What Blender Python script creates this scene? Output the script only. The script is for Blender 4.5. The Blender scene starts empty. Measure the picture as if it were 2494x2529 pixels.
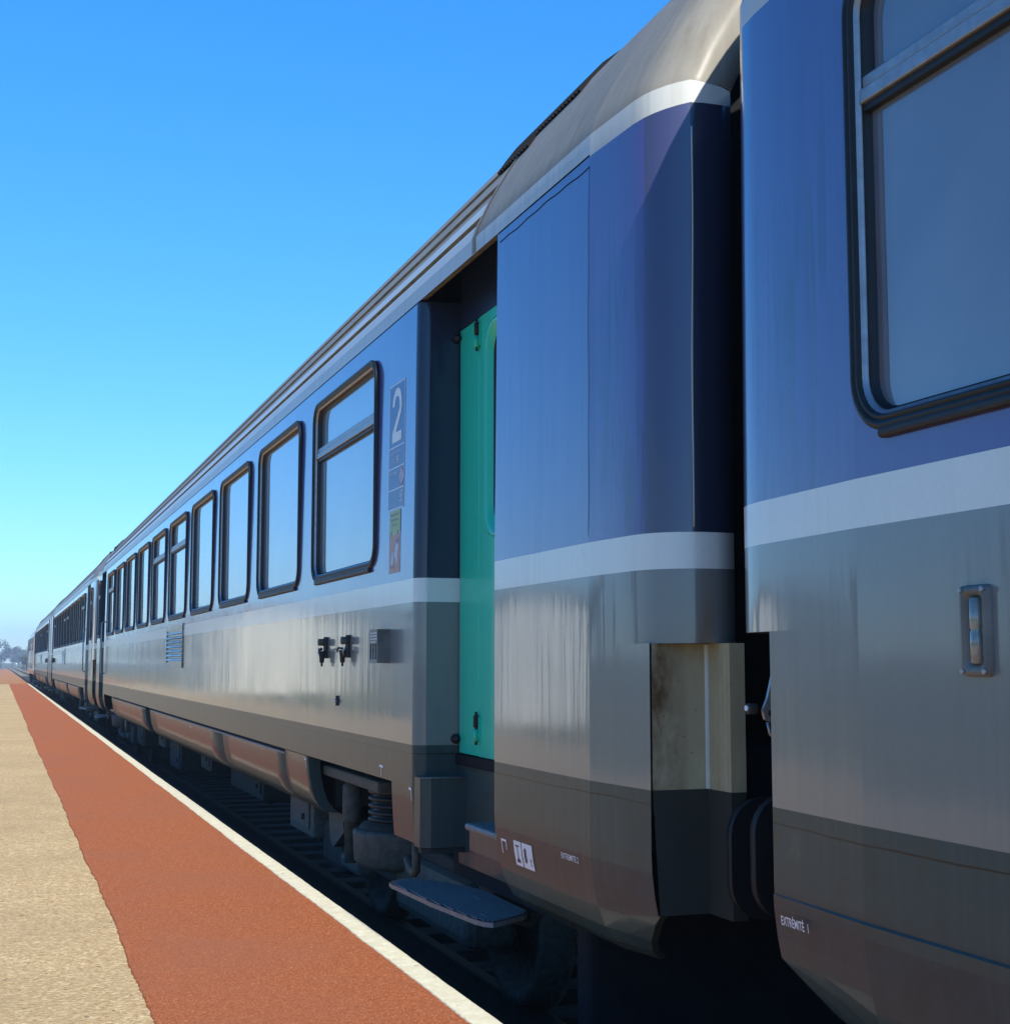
import bpy, bmesh, math, random
from mathutils import Vector, Matrix
random.seed(7)
sc = bpy.context.scene
COL = sc.collection
R = math.radians

# ------------------------------------------------------------------ materials
def new_mat(name):
    m = bpy.data.materials.new(name); m.use_nodes = True
    nt = m.node_tree; b = nt.nodes['Principled BSDF']
    return m, nt, b

def mix(nt, fac, a, b):
    n = nt.nodes.new('ShaderNodeMix'); n.data_type = 'RGBA'
    for sock, v in ((n.inputs[0], fac), (n.inputs[6], a), (n.inputs[7], b)):
        if isinstance(v, bpy.types.NodeSocket): nt.links.new(v, sock)
        elif isinstance(v, (int, float)): sock.default_value = v
        else: sock.default_value = (*v, 1)
    return n.outputs[2]

def math_n(nt, op, a, b=None, c=None, clamp=False):
    n = nt.nodes.new('ShaderNodeMath'); n.operation = op; n.use_clamp = clamp
    for i, v in enumerate((a, b, c)):
        if v is None: continue
        if isinstance(v, bpy.types.NodeSocket): nt.links.new(v, n.inputs[i])
        else: n.inputs[i].default_value = v
    return n.outputs[0]

def coords(nt, scale=(1, 1, 1), kind='Object'):
    t = nt.nodes.new('ShaderNodeTexCoord'); mp = nt.nodes.new('ShaderNodeMapping')
    mp.inputs['Scale'].default_value = scale
    nt.links.new(t.outputs[kind], mp.inputs[0]); return mp.outputs[0]

def noise(nt, vec, scale, detail=3, rough=.55, dist=0):
    n = nt.nodes.new('ShaderNodeTexNoise'); nt.links.new(vec, n.inputs['Vector'])
    n.inputs['Scale'].default_value = scale; n.inputs['Detail'].default_value = detail
    n.inputs['Roughness'].default_value = rough; n.inputs['Distortion'].default_value = dist
    return n.outputs['Fac']

def ramp(nt, v, lo, hi, a=0., b=1.):
    n = nt.nodes.new('ShaderNodeMapRange'); n.clamp = True
    nt.links.new(v, n.inputs[0])
    n.inputs[1].default_value = lo; n.inputs[2].default_value = hi
    n.inputs[3].default_value = a; n.inputs[4].default_value = b
    return n.outputs[0]

def bump(nt, h, strength, dist, normal=None):
    n = nt.nodes.new('ShaderNodeBump'); n.inputs['Strength'].default_value = strength
    n.inputs['Distance'].default_value = dist; nt.links.new(h, n.inputs['Height'])
    if normal is not None: nt.links.new(normal, n.inputs['Normal'])
    return n.outputs[0]

def sepz(nt):
    t = nt.nodes.new('ShaderNodeTexCoord'); s = nt.nodes.new('ShaderNodeSeparateXYZ')
    nt.links.new(t.outputs['Object'], s.inputs[0]); return s.outputs

def paint(name, col, dirt=(.16, .15, .12), amount=.35, rough=.36, coat=.75, crough=.09, seam=False, fall=False, stain=False, rust=0., specks=0.):
    """weathered vehicle paint: rain streaks, dust, slight waviness of the sheet metal"""
    m, nt, b = new_mat(name)
    o = coords(nt)
    st = noise(nt, coords(nt, (6, 16, .35)), 2.2, 5, .65)           # tall rain streaks
    bl = noise(nt, o, 1.7, 5, .62)
    d = math_n(nt, 'MULTIPLY', ramp(nt, st, .42, .75), ramp(nt, bl, .3, .7))
    d = math_n(nt, 'MULTIPLY', d, amount)
    c = mix(nt, d, col, dirt)
    fine = noise(nt, o, 90, 2)
    c = mix(nt, ramp(nt, fine, .3, .7, 0, .10), c, tuple(x*.6 for x in col))
    xyz = sepz(nt)
    if fall:   # grime thrown up from the track, patchy
        g = ramp(nt, math_n(nt, 'ADD', xyz[2], math_n(nt, 'MULTIPLY', bl, .35)), 1.55, 1.05)
        c = mix(nt, math_n(nt, 'MULTIPLY', g, .45), c, dirt)
    if stain:   # dark runs of grime near the coach ends
        e = math_n(nt, 'MAXIMUM', ramp(nt, xyz[1], .62, .30), ramp(nt, xyz[1], 25.15, 25.30))
        sk = noise(nt, coords(nt, (1, 14, .8)), 1.5, 4, .6, .8)
        hgt = math_n(nt, 'MULTIPLY', ramp(nt, xyz[2], 3.05, 2.7), ramp(nt, bl, .32, .6))
        c = mix(nt, math_n(nt, 'MULTIPLY', math_n(nt, 'MULTIPLY', e, ramp(nt, sk, .46, .60)), math_n(nt, 'MULTIPLY', hgt, .75)), c, (.022, .028, .040))
    if seam:
        w = noise(nt, coords(nt, (1, .9, 0)), 2.0, 4)
        zz = math_n(nt, 'ADD', xyz[2], math_n(nt, 'MULTIPLY', math_n(nt, 'SUBTRACT', w, .5), .022))
        ln = math_n(nt, 'LESS_THAN', math_n(nt, 'ABSOLUTE', math_n(nt, 'SUBTRACT', zz, 1.196)), .0022)
        c = mix(nt, ln, c, (.02, .016, .013))
    if rust:
        r = noise(nt, coords(nt, (1, 1, .5)), 5, 6, .7)
        r2 = ramp(nt, xyz[0], -1.27, -1.375)
        r = math_n(nt, 'MULTIPLY', ramp(nt, r, .34, .56), math_n(nt, 'ADD', math_n(nt, 'MULTIPLY', r2, .9), .25))
        c = mix(nt, math_n(nt, 'MULTIPLY', r, rust), c, (.10, .05, .018))
    if specks:
        v = noise(nt, o, 55, 1)
        c = mix(nt, ramp(nt, v, .74, .76, 0, specks), c, (.10, .04, .015))
    if name.startswith(('dark_grey', 'skirt')):   # tide marks of dried water, shaped patches
        pt = noise(nt, coords(nt, (1, 1.4, 2.2)), 2.6, 6, .68, .6)
        c = mix(nt, ramp(nt, pt, .50, .56, 0, .38), c, tuple(x*.55 for x in dirt))
        c = mix(nt, ramp(nt, pt, .36, .30, 0, .30), c, tuple(x*1.5 for x in dirt))
    nt.links.new(c, b.inputs['Base Color'])
    b.inputs['Roughness'].default_value = rough; b.inputs['Specular IOR Level'].default_value = .15
    rr = ramp(nt, bl, .2, .8, crough*.6, crough*1.7)
    nt.links.new(rr, b.inputs['Coat Roughness'])
    b.inputs['Coat Weight'].default_value = min(1, coat*1.2); b.inputs['Coat IOR'].default_value = 1.6
    wave = noise(nt, coords(nt, (1, .55, .55)), 1.3, 2)
    rip = noise(nt, coords(nt, (1, 7, .5)), 1.6, 3)
    h = math_n(nt, 'ADD', wave, math_n(nt, 'MULTIPLY', rip, .16))
    n1 = bump(nt, h, .35, .022)
    n2 = n1
    nt.links.new(n2, b.inputs['Normal']); nt.links.new(n2, b.inputs['Coat Normal'])
    return m

def plain(name, col, rough=.5, metal=0., var=.25, scale=14, spec=.5, bmp=.0, coat=0., alt=None):
    m, nt, b = new_mat(name)
    o = coords(nt); n = noise(nt, o, scale, 5, .6)
    c = mix(nt, ramp(nt, n, .3, .7), tuple(x*(1-var) for x in col), alt if alt else tuple(min(1, x*(1+var)) for x in col))
    nt.links.new(c, b.inputs['Base Color']); b.inputs['Roughness'].default_value = rough
    b.inputs['Metallic'].default_value = metal; b.inputs['Specular IOR Level'].default_value = spec
    b.inputs['Coat Weight'].default_value = coat; b.inputs['Coat Roughness'].default_value = .15
    if bmp: nt.links.new(bump(nt, n, bmp, .01), b.inputs['Normal'])
    return m

M = {}
M['blue'] = paint('blue_paint', (.064, .062, .220), dirt=(.040, .042, .090), amount=.35, rough=.4, coat=.82, crough=.09, stain=True)
M['cornerblue'] = paint('grey_blue_corner_paint', (.046, .050, .125), dirt=(.080, .074, .060), amount=.8, rough=.4, coat=.8, crough=.09)  # greyer, darker blue on the rounded coach-end corner
M['grey'] = paint('light_grey_paint', (.165, .186, .184), dirt=(.108, .118, .104), amount=.5, fall=True, coat=.72, crough=.09)
M['white'] = paint('white_paint', (.64, .72, .69), dirt=(.38, .38, .30), amount=.4, coat=.4)
M['dark'] = paint('dark_grey_paint', (.034, .060, .060), dirt=(.070, .085, .070), amount=.8, seam=True, coat=.13, crough=.08)
M['skirt'] = paint('skirt_paint', (.066, .082, .074), dirt=(.105, .115, .096), amount=.6, coat=.20, crough=.07)
M['notch'] = paint('notch_paint', (.47, .43, .27), dirt=(.20, .12, .05), amount=.7, rust=1.0, coat=.15, specks=.5)
M['notchlow'] = paint('notch_dark_paint', (.040, .045, .038), dirt=(.05, .04, .025), amount=.5, coat=.15)
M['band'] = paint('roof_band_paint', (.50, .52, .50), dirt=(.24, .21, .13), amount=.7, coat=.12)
M['roof'] = paint('roof_paint', (.25, .24, .21), dirt=(.13, .105, .065), amount=.95, rough=.6, coat=.06, crough=.25)
M['groove'] = plain('groove_grime', (.16, .12, .065), .8, var=.4)
M['black'] = plain('black_rubber', (.008, .009, .012), .5, var=.3, spec=.35)
M['void'] = plain('black_gangway', (.006, .007, .010), .85, var=.3, spec=.2)
M['alu'] = plain('aluminium', (.30, .31, .33), .42, .7, var=.15, scale=30)
M['sill'] = plain('sill_grey', (.11, .115, .105), .45, var=.3)
M['greendoor'] = paint('green_paint', (.020, .56, .37), dirt=(.03, .30, .21), amount=.3, coat=.35, crough=.12)
M['shadeblue'] = paint('shaded_blue_paint', (.016, .024, .055), dirt=(.03, .03, .04), amount=.4, coat=.4)  # darkened blue: shade of end faces and door recesses put into the colour
M['iron'] = plain('brake_dust_iron', (.060, .064, .054), .75, var=.45, bmp=.4, scale=25)
M['irond'] = plain('dark_underframe_metal', (.020, .021, .019), .85, var=.4, bmp=.4, scale=25)
M['step'] = plain('step_metal', (.13, .145, .155), .5, .1, var=.3, scale=40)
M['mark'] = plain('white_lettering', (.72, .75, .76), .5, var=.06)
M['markdim'] = plain('pale_blue_lettering', (.62, .68, .80), .5, var=.1)
M['panelblue'] = plain('notice_panel_blue', (.035, .060, .190), .42, var=.05, coat=.3)
M['ink'] = plain('dark_lettering', (.02, .012, .012), .5)
M['stick_y'] = plain('sticker_green_yellow', (.30, .42, .20), .5, var=.08)
M['stick_o'] = plain('sticker_orange', (.42, .27, .22), .5, var=.12)
M['stick_w'] = plain('sticker_white', (.42, .50, .62), .5)
M['stick_b'] = plain('sticker_violet', (.16, .17, .42), .5)
M['stick_r'] = plain('sticker_red', (.40, .20, .26), .5)
M['lampglass'] = plain('lamp_glass', (.20, .24, .22), .12, var=.4, coat=1)
M['rail'] = plain('rail_steel', (.022, .019, .016), .6, 0, var=.3, spec=.3)
M['wood'] = plain('sleeper_concrete', (.030, .026, .022), .9, var=.35, bmp=.4)
M['locogrey'] = paint('locomotive_grey_paint', (.20, .215, .22), dirt=(.09, .07, .05), amount=.7)
M['locoblue'] = paint('locomotive_blue_paint', (.05, .07, .16), dirt=(.06, .05, .05), amount=.5)
M['locobrown'] = paint('locomotive_brown_paint', (.07, .045, .03), dirt=(.05, .04, .03), amount=.5)
M['render'] = plain('cream_render', (.72, .69, .58), .9, var=.1, scale=3)
M['tile'] = plain('roof_tiles', (.20, .085, .05), .85, var=.3, scale=6)
M['whitewall'] = plain('white_wall', (.8, .8, .76), .8, var=.05)
M['bark'] = plain('bark', (.07, .055, .04), .9, var=.3)

def glass_mat():
    m, nt, b = new_mat('coach_window_glass')
    o = coords(nt)
    n = noise(nt, o, 1.1, 2)
    c = mix(nt, ramp(nt, noise(nt, o, 3.0, 5), .3, .7), (.100, .106, .135), (.130, .138, .165))
    nt.links.new(c, b.inputs['Base Color'])
    b.inputs['Roughness'].default_value = .35
    b.inputs['IOR'].default_value = 1.45
    b.inputs['Coat Weight'].default_value = 1.0; b.inputs['Coat IOR'].default_value = 1.85
    b.inputs['Coat Roughness'].default_value = .02
    nt.links.new(bump(nt, n, .12, .01), b.inputs['Coat Normal'])
    return m
M['glass'] = glass_mat()

def ground_mat(name, cols, scale, bstr, bdist, rough=.9, big=None, spots=None):
    m, nt, b = new_mat(name); o = coords(nt)
    n = noise(nt, o, scale, 3, .75)
    n2 = noise(nt, o, scale*.22, 4, .7)
    v = nt.nodes.new('ShaderNodeTexVoronoi'); nt.links.new(o, v.inputs['Vector']); v.inputs['Scale'].default_value = scale*.9
    c = mix(nt, ramp(nt, n, .45, .55), cols[0], cols[1])
    c = mix(nt, ramp(nt, noise(nt, o, scale*.45, 2, .6), .44, .56, 0, .45), c, cols[2])
    c = mix(nt, ramp(nt, n2, .35, .7, 0, .6), c, cols[2])
    c = mix(nt, ramp(nt, v.outputs['Distance'], .45, .05, 0, .35), c, cols[3])
    if big:
        bg = noise(nt, o, .9, 5, .6)
        c = mix(nt, ramp(nt, bg, .42, .68, 0, .55), c, big)
    if spots:
        sp = noise(nt, coords(nt, (1, 1, 1)), scale*.4, 1)
        c = mix(nt, ramp(nt, sp, .72, .75, 0, .8), c, spots)
    nt.links.new(c, b.inputs['Base Color']); b.inputs['Roughness'].default_value = rough
    b.inputs['Specular IOR Level'].default_value = .12
    h = math_n(nt, 'ADD', n, math_n(nt, 'MULTIPLY', v.outputs['Distance'], .6))
    nt.links.new(bump(nt, h, bstr, bdist), b.inputs['Normal'])
    return m
M['tan'] = ground_mat('tan_grit_paving', [(.48, .325, .155), (.88, .69, .40), (.44, .285, .125), (.66, .58, .42)], 70, .8, .010, big=(.42, .30, .155), spots=(.13, .09, .06))
M['red'] = ground_mat('red_resin_surface', [(.29, .072, .022), (.72, .27, .105), (.28, .068, .022), (.80, .27, .16)], 150, .9, .006, big=(.36, .135, .075), spots=(.5, .32, .2))
M['orange'] = ground_mat('orange_dirt_surface', [(.42, .19, .075), (.50, .24, .10), (.36, .16, .07), (.50, .30, .16)], 60, .4, .01, big=(.48, .26, .12))
M['edge'] = ground_mat('white_edge_paint', [(.74, .70, .50), (.82, .79, .60), (.62, .54, .36), (.80, .75, .56)], 60, .3, .003, big=(.66, .62, .46), spots=(.35, .30, .2))
M['kerb'] = ground_mat('kerb_concrete', [(.05, .045, .038), (.075, .066, .054), (.04, .036, .03), (.09, .08, .062)], 30, .5, .01)
M['ballast'] = ground_mat('ballast_stones', [(.016, .014, .012), (.036, .031, .026), (.010, .009, .008), (.045, .038, .031)], 14, 1.0, .04)
M['ballastpale'] = ground_mat('dry_ballast_verge', [(.26, .22, .12), (.34, .29, .17), (.22, .19, .10), (.36, .31, .2)], 8, .8, .04)
M['field'] = ground_mat('field_grass', [(.16, .17, .06), (.23, .22, .09), (.13, .14, .05), (.26, .24, .12)], 2, .6, .05)

def leaf_mat(name, a, bcol):
    m, nt, b = new_mat(name); o = coords(nt)
    g = nt.nodes.new('ShaderNodeNewGeometry')
    n = noise(nt, o, .8, 3)
    c = mix(nt, ramp(nt, n, .35, .65), a, bcol)
    nt.links.new(c, b.inputs['Base Color']); b.inputs['Roughness'].default_value = .8
    return m
M['leaf'] = leaf_mat('winter_foliage', (.055, .065, .035), (.11, .105, .06))
M['leaf2'] = leaf_mat('dark_foliage', (.035, .05, .025), (.07, .085, .04))

# ------------------------------------------------------------------ mesh helpers
class MB:
    def __init__(s): s.v = []; s.f = []; s.m = []; s.mats = []; s.smooth = []
    def mi(s, mat):
        if mat not in s.mats: s.mats.append(mat)
        return s.mats.index(mat)
    def face(s, pts, mat, smooth=False):
        i = len(s.v); s.v += [tuple(p) for p in pts]; s.f.append(list(range(i, i+len(pts))))
        s.m.append(s.mi(mat)); s.smooth.append(smooth)
    def grid(s, rows, mats, smooth=True, closed=False):
        """rows: list of equal length point lists; mats: one name or one per column gap"""
        base = len(s.v); n = len(rows[0])
        for r in rows: s.v += [tuple(p) for p in r]
        cols = n if closed else n-1
        for i in range(len(rows)-1):
            for j in range(cols):
                a = base+i*n+j; b = base+i*n+(j+1) % n
                mt = mats if isinstance(mats, str) else mats[j]
                if mt is None: continue
                s.f.append([a, b, b+n, a+n]); s.m.append(s.mi(mt)); s.smooth.append(smooth)
    def box(s, x0, x1, y0, y1, z0, z1, mat, bev=0):
        if bev:
            bm = bmesh.new(); bmesh.ops.create_cube(bm, size=1)
            for v in bm.verts:
                v.co = Vector(((x0+x1)/2+v.co.x*(x1-x0), (y0+y1)/2+v.co.y*(y1-y0), (z0+z1)/2+v.co.z*(z1-z0)))
            bmesh.ops.bevel(bm, geom=bm.edges[:], offset=bev, segments=2, affect='EDGES', profile=.5)
            s.addbm(bm, mat); bm.free(); return
        p = [(x, y, z) for x in (x0, x1) for y in (y0, y1) for z in (z0, z1)]
        base = len(s.v); s.v += p
        for q in ((0, 1, 3, 2), (4, 6, 7, 5), (0, 4, 5, 1), (2, 3, 7, 6), (0, 2, 6, 4), (1, 5, 7, 3)):
            s.f.append([base+k for k in q]); s.m.append(s.mi(mat)); s.smooth.append(False)
    def addbm(s, bm, mat, smooth=False):
        base = len(s.v); bm.verts.index_update()
        s.v += [tuple(v.co) for v in bm.verts]
        for f in bm.faces:
            s.f.append([base+v.index for v in f.verts]); s.m.append(s.mi(mat)); s.smooth.append(smooth)
    def cyl(s, p0, p1, r0, mat, r1=None, n=20, caps=True, smooth=True):
        r1 = r0 if r1 is None else r1
        p0 = Vector(p0); p1 = Vector(p1); d = (p1-p0).normalized()
        u = d.orthogonal().normalized(); w = d.cross(u)
        rows = [[p+(u*math.cos(2*math.pi*k/n)+w*math.sin(2*math.pi*k/n))*r for k in range(n)] for p, r in ((p0, r0), (p1, r1))]
        s.grid(rows, mat, smooth, True)
        if caps:
            s.face(rows[0][::-1], mat); s.face(rows[1], mat)
    def lathe(s, c, axis, prof, mat, n=28):
        """prof: (distance along axis, radius)"""
        c = Vector(c); d = Vector(axis).normalized(); u = d.orthogonal().normalized(); w = d.cross(u)
        rows = [[c+d*a+(u*math.cos(2*math.pi*k/n)+w*math.sin(2*math.pi*k/n))*r for k in range(n)] for a, r in prof]
        s.grid(rows, mat, True, True)
    def tube(s, pts, r, mat, n=10):
        pts = [Vector(p) for p in pts]; rows = []; u = None
        for i, p in enumerate(pts):
            d = (pts[min(i+1, len(pts)-1)]-pts[max(i-1, 0)]).normalized()
            u = d.orthogonal().normalized() if u is None else (u-d*u.dot(d)).normalized()
            w = d.cross(u)
            rows.append([p+(u*math.cos(2*math.pi*k/n)+w*math.sin(2*math.pi*k/n))*r for k in range(n)])
        s.grid(rows, mat, True, True); s.face(rows[0][::-1], mat); s.face(rows[-1], mat)
    def prism(s, outline, z0, z1, mat, side=None):
        side = side or mat
        s.face([(x, y, z1) for x, y in outline], mat)
        s.face([(x, y, z0) for x, y in outline][::-1], mat)
        n = len(outline)
        for i in range(n):
            a = outline[i]; b = outline[(i+1) % n]
            s.face([(a[0], a[1], z0), (b[0], b[1], z0), (b[0], b[1], z1), (a[0], a[1], z1)], side)
    def mesh(s, name, xf=None, merge=False):
        me = bpy.data.meshes.new(name)
        v = [xf(p) for p in s.v] if xf else s.v
        me.from_pydata(v, [], s.f)
        for m in s.mats: me.materials.append(M[m])
        me.polygons.foreach_set('material_index', s.m)
        me.polygons.foreach_set('use_smooth', s.smooth)
        bm = bmesh.new(); bm.from_mesh(me)
        bmesh.ops.remove_doubles(bm, verts=bm.verts, dist=.0002)
        bmesh.ops.recalc_face_normals(bm, faces=bm.faces)
        bm.to_mesh(me); bm.free(); me.update()
        return me

def obj(name, mesh, parent=None, loc=(0, 0, 0)):
    o = bpy.data.objects.new(name, mesh); COL.objects.link(o)
    o.location = loc
    if parent: o.parent = parent
    return o
def tag(o, label=None, cat=None, group=None, kind=None):
    for k, v in (('label', label), ('category', cat), ('group', group), ('kind', kind)):
        if v: o[k] = v
    return o
def empty(name, loc=(0, 0, 0), rz=0):
    o = bpy.data.objects.new(name, None); COL.objects.link(o); o.location = loc; o.rotation_euler = (0, 0, rz)
    return o
def build(mb, name, parent=None, loc=(0, 0, 0), xf=None): return obj(name, mb.mesh(name, xf), parent, loc)

# ------------------------------------------------------------------ coach geometry
# coach-local frame: x = world X - 3.16 (track axis), y from the near end wall plane, z above rail head
XC = 3.16; HS = -1.415; L = 25.83
def sx(dx): return HS+dx
def rr_pts(hy, hz, r, n=7):
    pts = []
    for cy_, cz_, a0 in ((hy-r, hz-r, 0), (-hy+r, hz-r, 90), (-hy+r, -hz+r, 180), (hy-r, -hz+r, 270)):
        for k in range(n+1):
            a = R(a0+90*k/n); pts.append((cy_+r*math.cos(a), cz_+r*math.sin(a)))
    return pts
SK = [(.115, .718), (.075, .748), (.048, .79), (.026, .85), (.010, .93), (.002, 1.0), (0, 1.05)]
def dxz(z):
    if z <= 1.05:
        for (a, b), (c, d) in zip(SK, SK[1:]):
            if b <= z <= d: return a+(c-a)*(z-b)/(d-b)
        return SK[0][0]
    if z > 1.98: return .012*(z-1.98)/1.26
    return 0.
ROOFP = [(.012, 3.243), (.014, 3.31), (.03, 3.36), (.046, 3.392), (.088, 3.48), (.12, 3.535), (.158, 3.60), (.20, 3.665), (.24, 3.725), (.285, 3.785), (.34, 3.845),
         (.42, 3.91), (.53, 3.975), (.66, 4.03), (.83, 4.08), (1.0, 4.115), (1.2, 4.14), (1.415, 4.15)]
ZB = [(.718, 'dark'), (1.235, 'grey'), (1.87, 'white'), (1.977, 'blue'), (3.236, None)]
def band(z):
    m = 'dark'
    for a, b in ZB:
        if z >= a-1e-6 and b: m = b
    return m
def zlist(z0, z1, extra=()):
    zs = {z0, z1}
    for z in [b for a, b in SK]+[1.235, 1.87, 1.977, 3.236]+list(extra):
        if z0 < z < z1: zs.add(z)
    return sorted(zs)
def wall(mb, y0, y1, z0, z1, extra=(), dxf=lambda y: 0., mat=None, straight=False):
    """strip of side wall (camera side) between two stations"""
    zs = zlist(z0, z1, extra)
    rows = [[(sx((dxz(z) if z > 1.05 or not straight else .12*(1.05-z)**1.5)+dxf(y)), y, z) for z in zs] for y in (y0, y1)]
    mb.grid(rows, [mat or band((a+b)/2) for a, b in zip(zs, zs[1:])], smooth=False)

def taper(y):   # plan taper of the last half metre
    return 0. if y >= .47 else .030*(.47-y)/.385 if y > .085 else .036

def ring_path(ins):
    """side + roof outline, inset along its normal; list of (x,z,mat of next segment)"""
    pts = [(dxz(z), z) for z in (1.655, 1.87, 1.977, 2.5, 3.0, 3.236)] + [(a, b+0.0) for a, b in ROOFP]
    full = [(sx(a), z) for a, z in pts]
    full = full+[(-x, z) for x, z in full[:-1][::-1]]
    out = []
    n = len(full)
    for i, (x, z) in enumerate(full):
        a = full[max(i-1, 0)]; b = full[min(i+1, n-1)]
        tx, tz = b[0]-a[0], b[1]-a[1]; l = math.hypot(tx, tz)
        up = (.045 if z > 3.30 else .03 if z > 3.2 else 0)*min(1, ins/.135)
        out.append((x+tz/l*ins, z-tx/l*ins+up))
    return out

RING = [(.47, 0), (.30, .013), (.17, .023), (.12, .034), (.085, .050), (.052, .074), (.028, .102), (.010, .135), (.002, .17), (0, .205), (0, .264)]
def end_part(mb, ymap, nd=.085):
    mats = ['grey', 'white', 'blue', 'blue', 'blue', 'blue', 'band', 'band']
    nroof = len(ROOFP)*1
    p = ring_path(0); n = len(p)
    half = ['grey', 'white', 'blue', 'blue', 'blue', 'band', 'band', 'roof']+['roof']*(len(ROOFP)-3)
    half = half[:(n-1)//2]
    allm = half+half[::-1]
    rows = []
    for y, ins in RING:
        rows.append([(x, ymap(y), z) for x, z in ring_path(ins)])
    mb.grid(rows[:4], allm, smooth=True)
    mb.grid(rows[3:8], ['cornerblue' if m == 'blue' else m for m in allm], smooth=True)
    mb.grid(rows[7:], ['shadeblue' if m == 'blue' else m for m in allm], smooth=True)
    # inner return, dark
    q = ring_path(.264)
    mb.grid([[(x, ymap(0), z) for x, z in q], [(x, ymap(.36), z) for x, z in q]], 'void', smooth=False)
    # lower part under the corner notch (both sides)
    for sgn in (1, -1):
        X = lambda dx: sx(dx)*sgn
        zs = zlist(.88, 1.655)
        for ya, yb in ((.47, .5*(.47+nd)), (.5*(.47+nd), nd)):
            t = [.030*(.47-y)/.385 for y in (ya, yb)]
            mb.grid([[(X(dxz(z)+tt), ymap(y), z) for z in zs] for y, tt in zip((ya, yb), t)], ['dark' if (a+b)/2 < 1.235 else 'grey' for a, b in zip(zs, zs[1:])], smooth=False)
        zs2 = zlist(.718, .88)
        def yf(z): return nd+.21*((.88-z)/.162)**.9
        mb.grid([[(X(dxz(z)), ymap(.47), z) for z in zs2], [(X(dxz(z)+.02), ymap(.5*(.47+yf(z))), z) for z in zs2], [(X(dxz(z)+.036), ymap(yf(z)), z) for z in zs2]], 'dark', smooth=False)
        # thickness of the lower plate, seen from the end
        zz = zlist(.718, .88)
        mb.grid([[(X(dxz(z)+.036), ymap(yf(z)), z) for z in zz], [(X(dxz(z)+.06), ymap(yf(z)+.004), z) for z in zz]], 'notchlow', smooth=False)
        # end face inside the notch
        for z0, z1, mt in ((.88, 1.235, 'notchlow'), (1.235, 1.655, 'notch')):
            mb.grid([[(X(dxz(z0)+.036), ymap(nd), z0), (X(.036), ymap(nd), z1)], [(X(.212), ymap(nd), z0), (X(.212), ymap(nd), z1)],
                     [(X(.214), ymap(-.055), z0), (X(.214), ymap(-.055), z1)], [(X(.262), ymap(-.055), z0), (X(.262), ymap(-.055), z1)], [(X(.262), ymap(.36), z0), (X(.262), ymap(.36), z1)]], mt, smooth=False)
        # bead along the inner corner of the notch
        mb.box(*sorted((X(.206), X(.214))), *sorted((ymap(nd-.011), ymap(nd))), 1.236, 1.652, 'white')
        # underside of the overhanging corner
        mb.face([(X(.036), ymap(nd+.01), 1.655), (X(.048), ymap(.12), 1.655), (X(.078), ymap(.052), 1.655), (X(.10), ymap(.028), 1.655), (X(.17), ymap(.002), 1.655), (X(.262), ymap(0), 1.655), (X(.262), ymap(nd+.05), 1.655)], 'void')

WIN_C = [7.80-3.785+1.97*k for k in range(10)]; HW = .775; ZW0, ZW1 = 2.07, 3.13
EWC = 24.755; EHW = .385       # vestibule window of the other end: outer edge at local 25.33
D0, D1 = 1.40, 2.495         # door recess, near end
F0, F1 = 1.52, 2.615         # door recess, far end
FE = .68                     # where the far end starts to taper
def fmap(y): return L-(y if y < .1 else .1+(y-.1)*(FE-.1)/.37)
def soft_corner(mb, y0, sgn, z0, z1):
    """rounded vertical corner from the wall plane into a recess; returns flat part"""
    n = 5; r = .055
    zs = zlist(z0, z1)
    rows = []
    dxz = lambda z: globals()['dxz'](z) if z > 1.05 else .12*(1.05-z)**1.5
    for k in range(n+1):
        a = math.pi/2*k/n
        rows.append([(sx(dxz(z)+r-r*math.cos(a)), y0+sgn*(r-r*math.sin(a)), z) for z in zs])
    mb.grid(rows, ['shadeblue' if band((a+b)/2) == 'blue' else band((a+b)/2) for a, b in zip(zs, zs[1:])], smooth=True)
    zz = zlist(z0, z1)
    mm = ['shadeblue' if band((a+b)/2) == 'blue' else ('dark' if band((a+b)/2) == 'dark' else band((a+b)/2)) for a, b in zip(zz, zz[1:])]
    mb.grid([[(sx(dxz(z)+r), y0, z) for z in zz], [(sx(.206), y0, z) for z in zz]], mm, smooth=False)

def door_recess(mb, a, b, ym):
    """a<b local; ym = identity or mirror"""
    XD = .206
    # wall plane above the door leaf and recess ceiling
    f = lambda p: (p[0], ym(p[1]), p[2])
    mb.face([f(p) for p in [(sx(XD), a, 3.118), (sx(XD), b, 3.118), (sx(XD), b, 3.40), (sx(XD), a, 3.40)]], 'shadeblue')
    mb.face([f(p) for p in [(sx(.045), a, 3.285), (sx(.045), b, 3.285), (sx(XD), b, 3.40), (sx(XD), a, 3.40)]], 'void')
    mb.face([f(p) for p in [(sx(.012), a, 3.243), (sx(.012), b, 3.243), (sx(.045), b, 3.25), (sx(.045), a, 3.25)]], 'groove')
    mb.face([f(p) for p in [(sx(.045), a, 3.25), (sx(.045), b, 3.25), (sx(.045), b, 3.285), (sx(.045), a, 3.285)]], 'groove')
    # lip and wall below the threshold
    mb.box(sx(.185), sx(.24), min(ym(a), ym(b)), max(ym(a), ym(b)), 1.15, 1.195, 'void')
    mb.face([f(p) for p in [(sx(.203), a, .72), (sx(.203), b, .72), (sx(.203), b, 1.16), (sx(.203), a, 1.16)]], 'dark')

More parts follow.
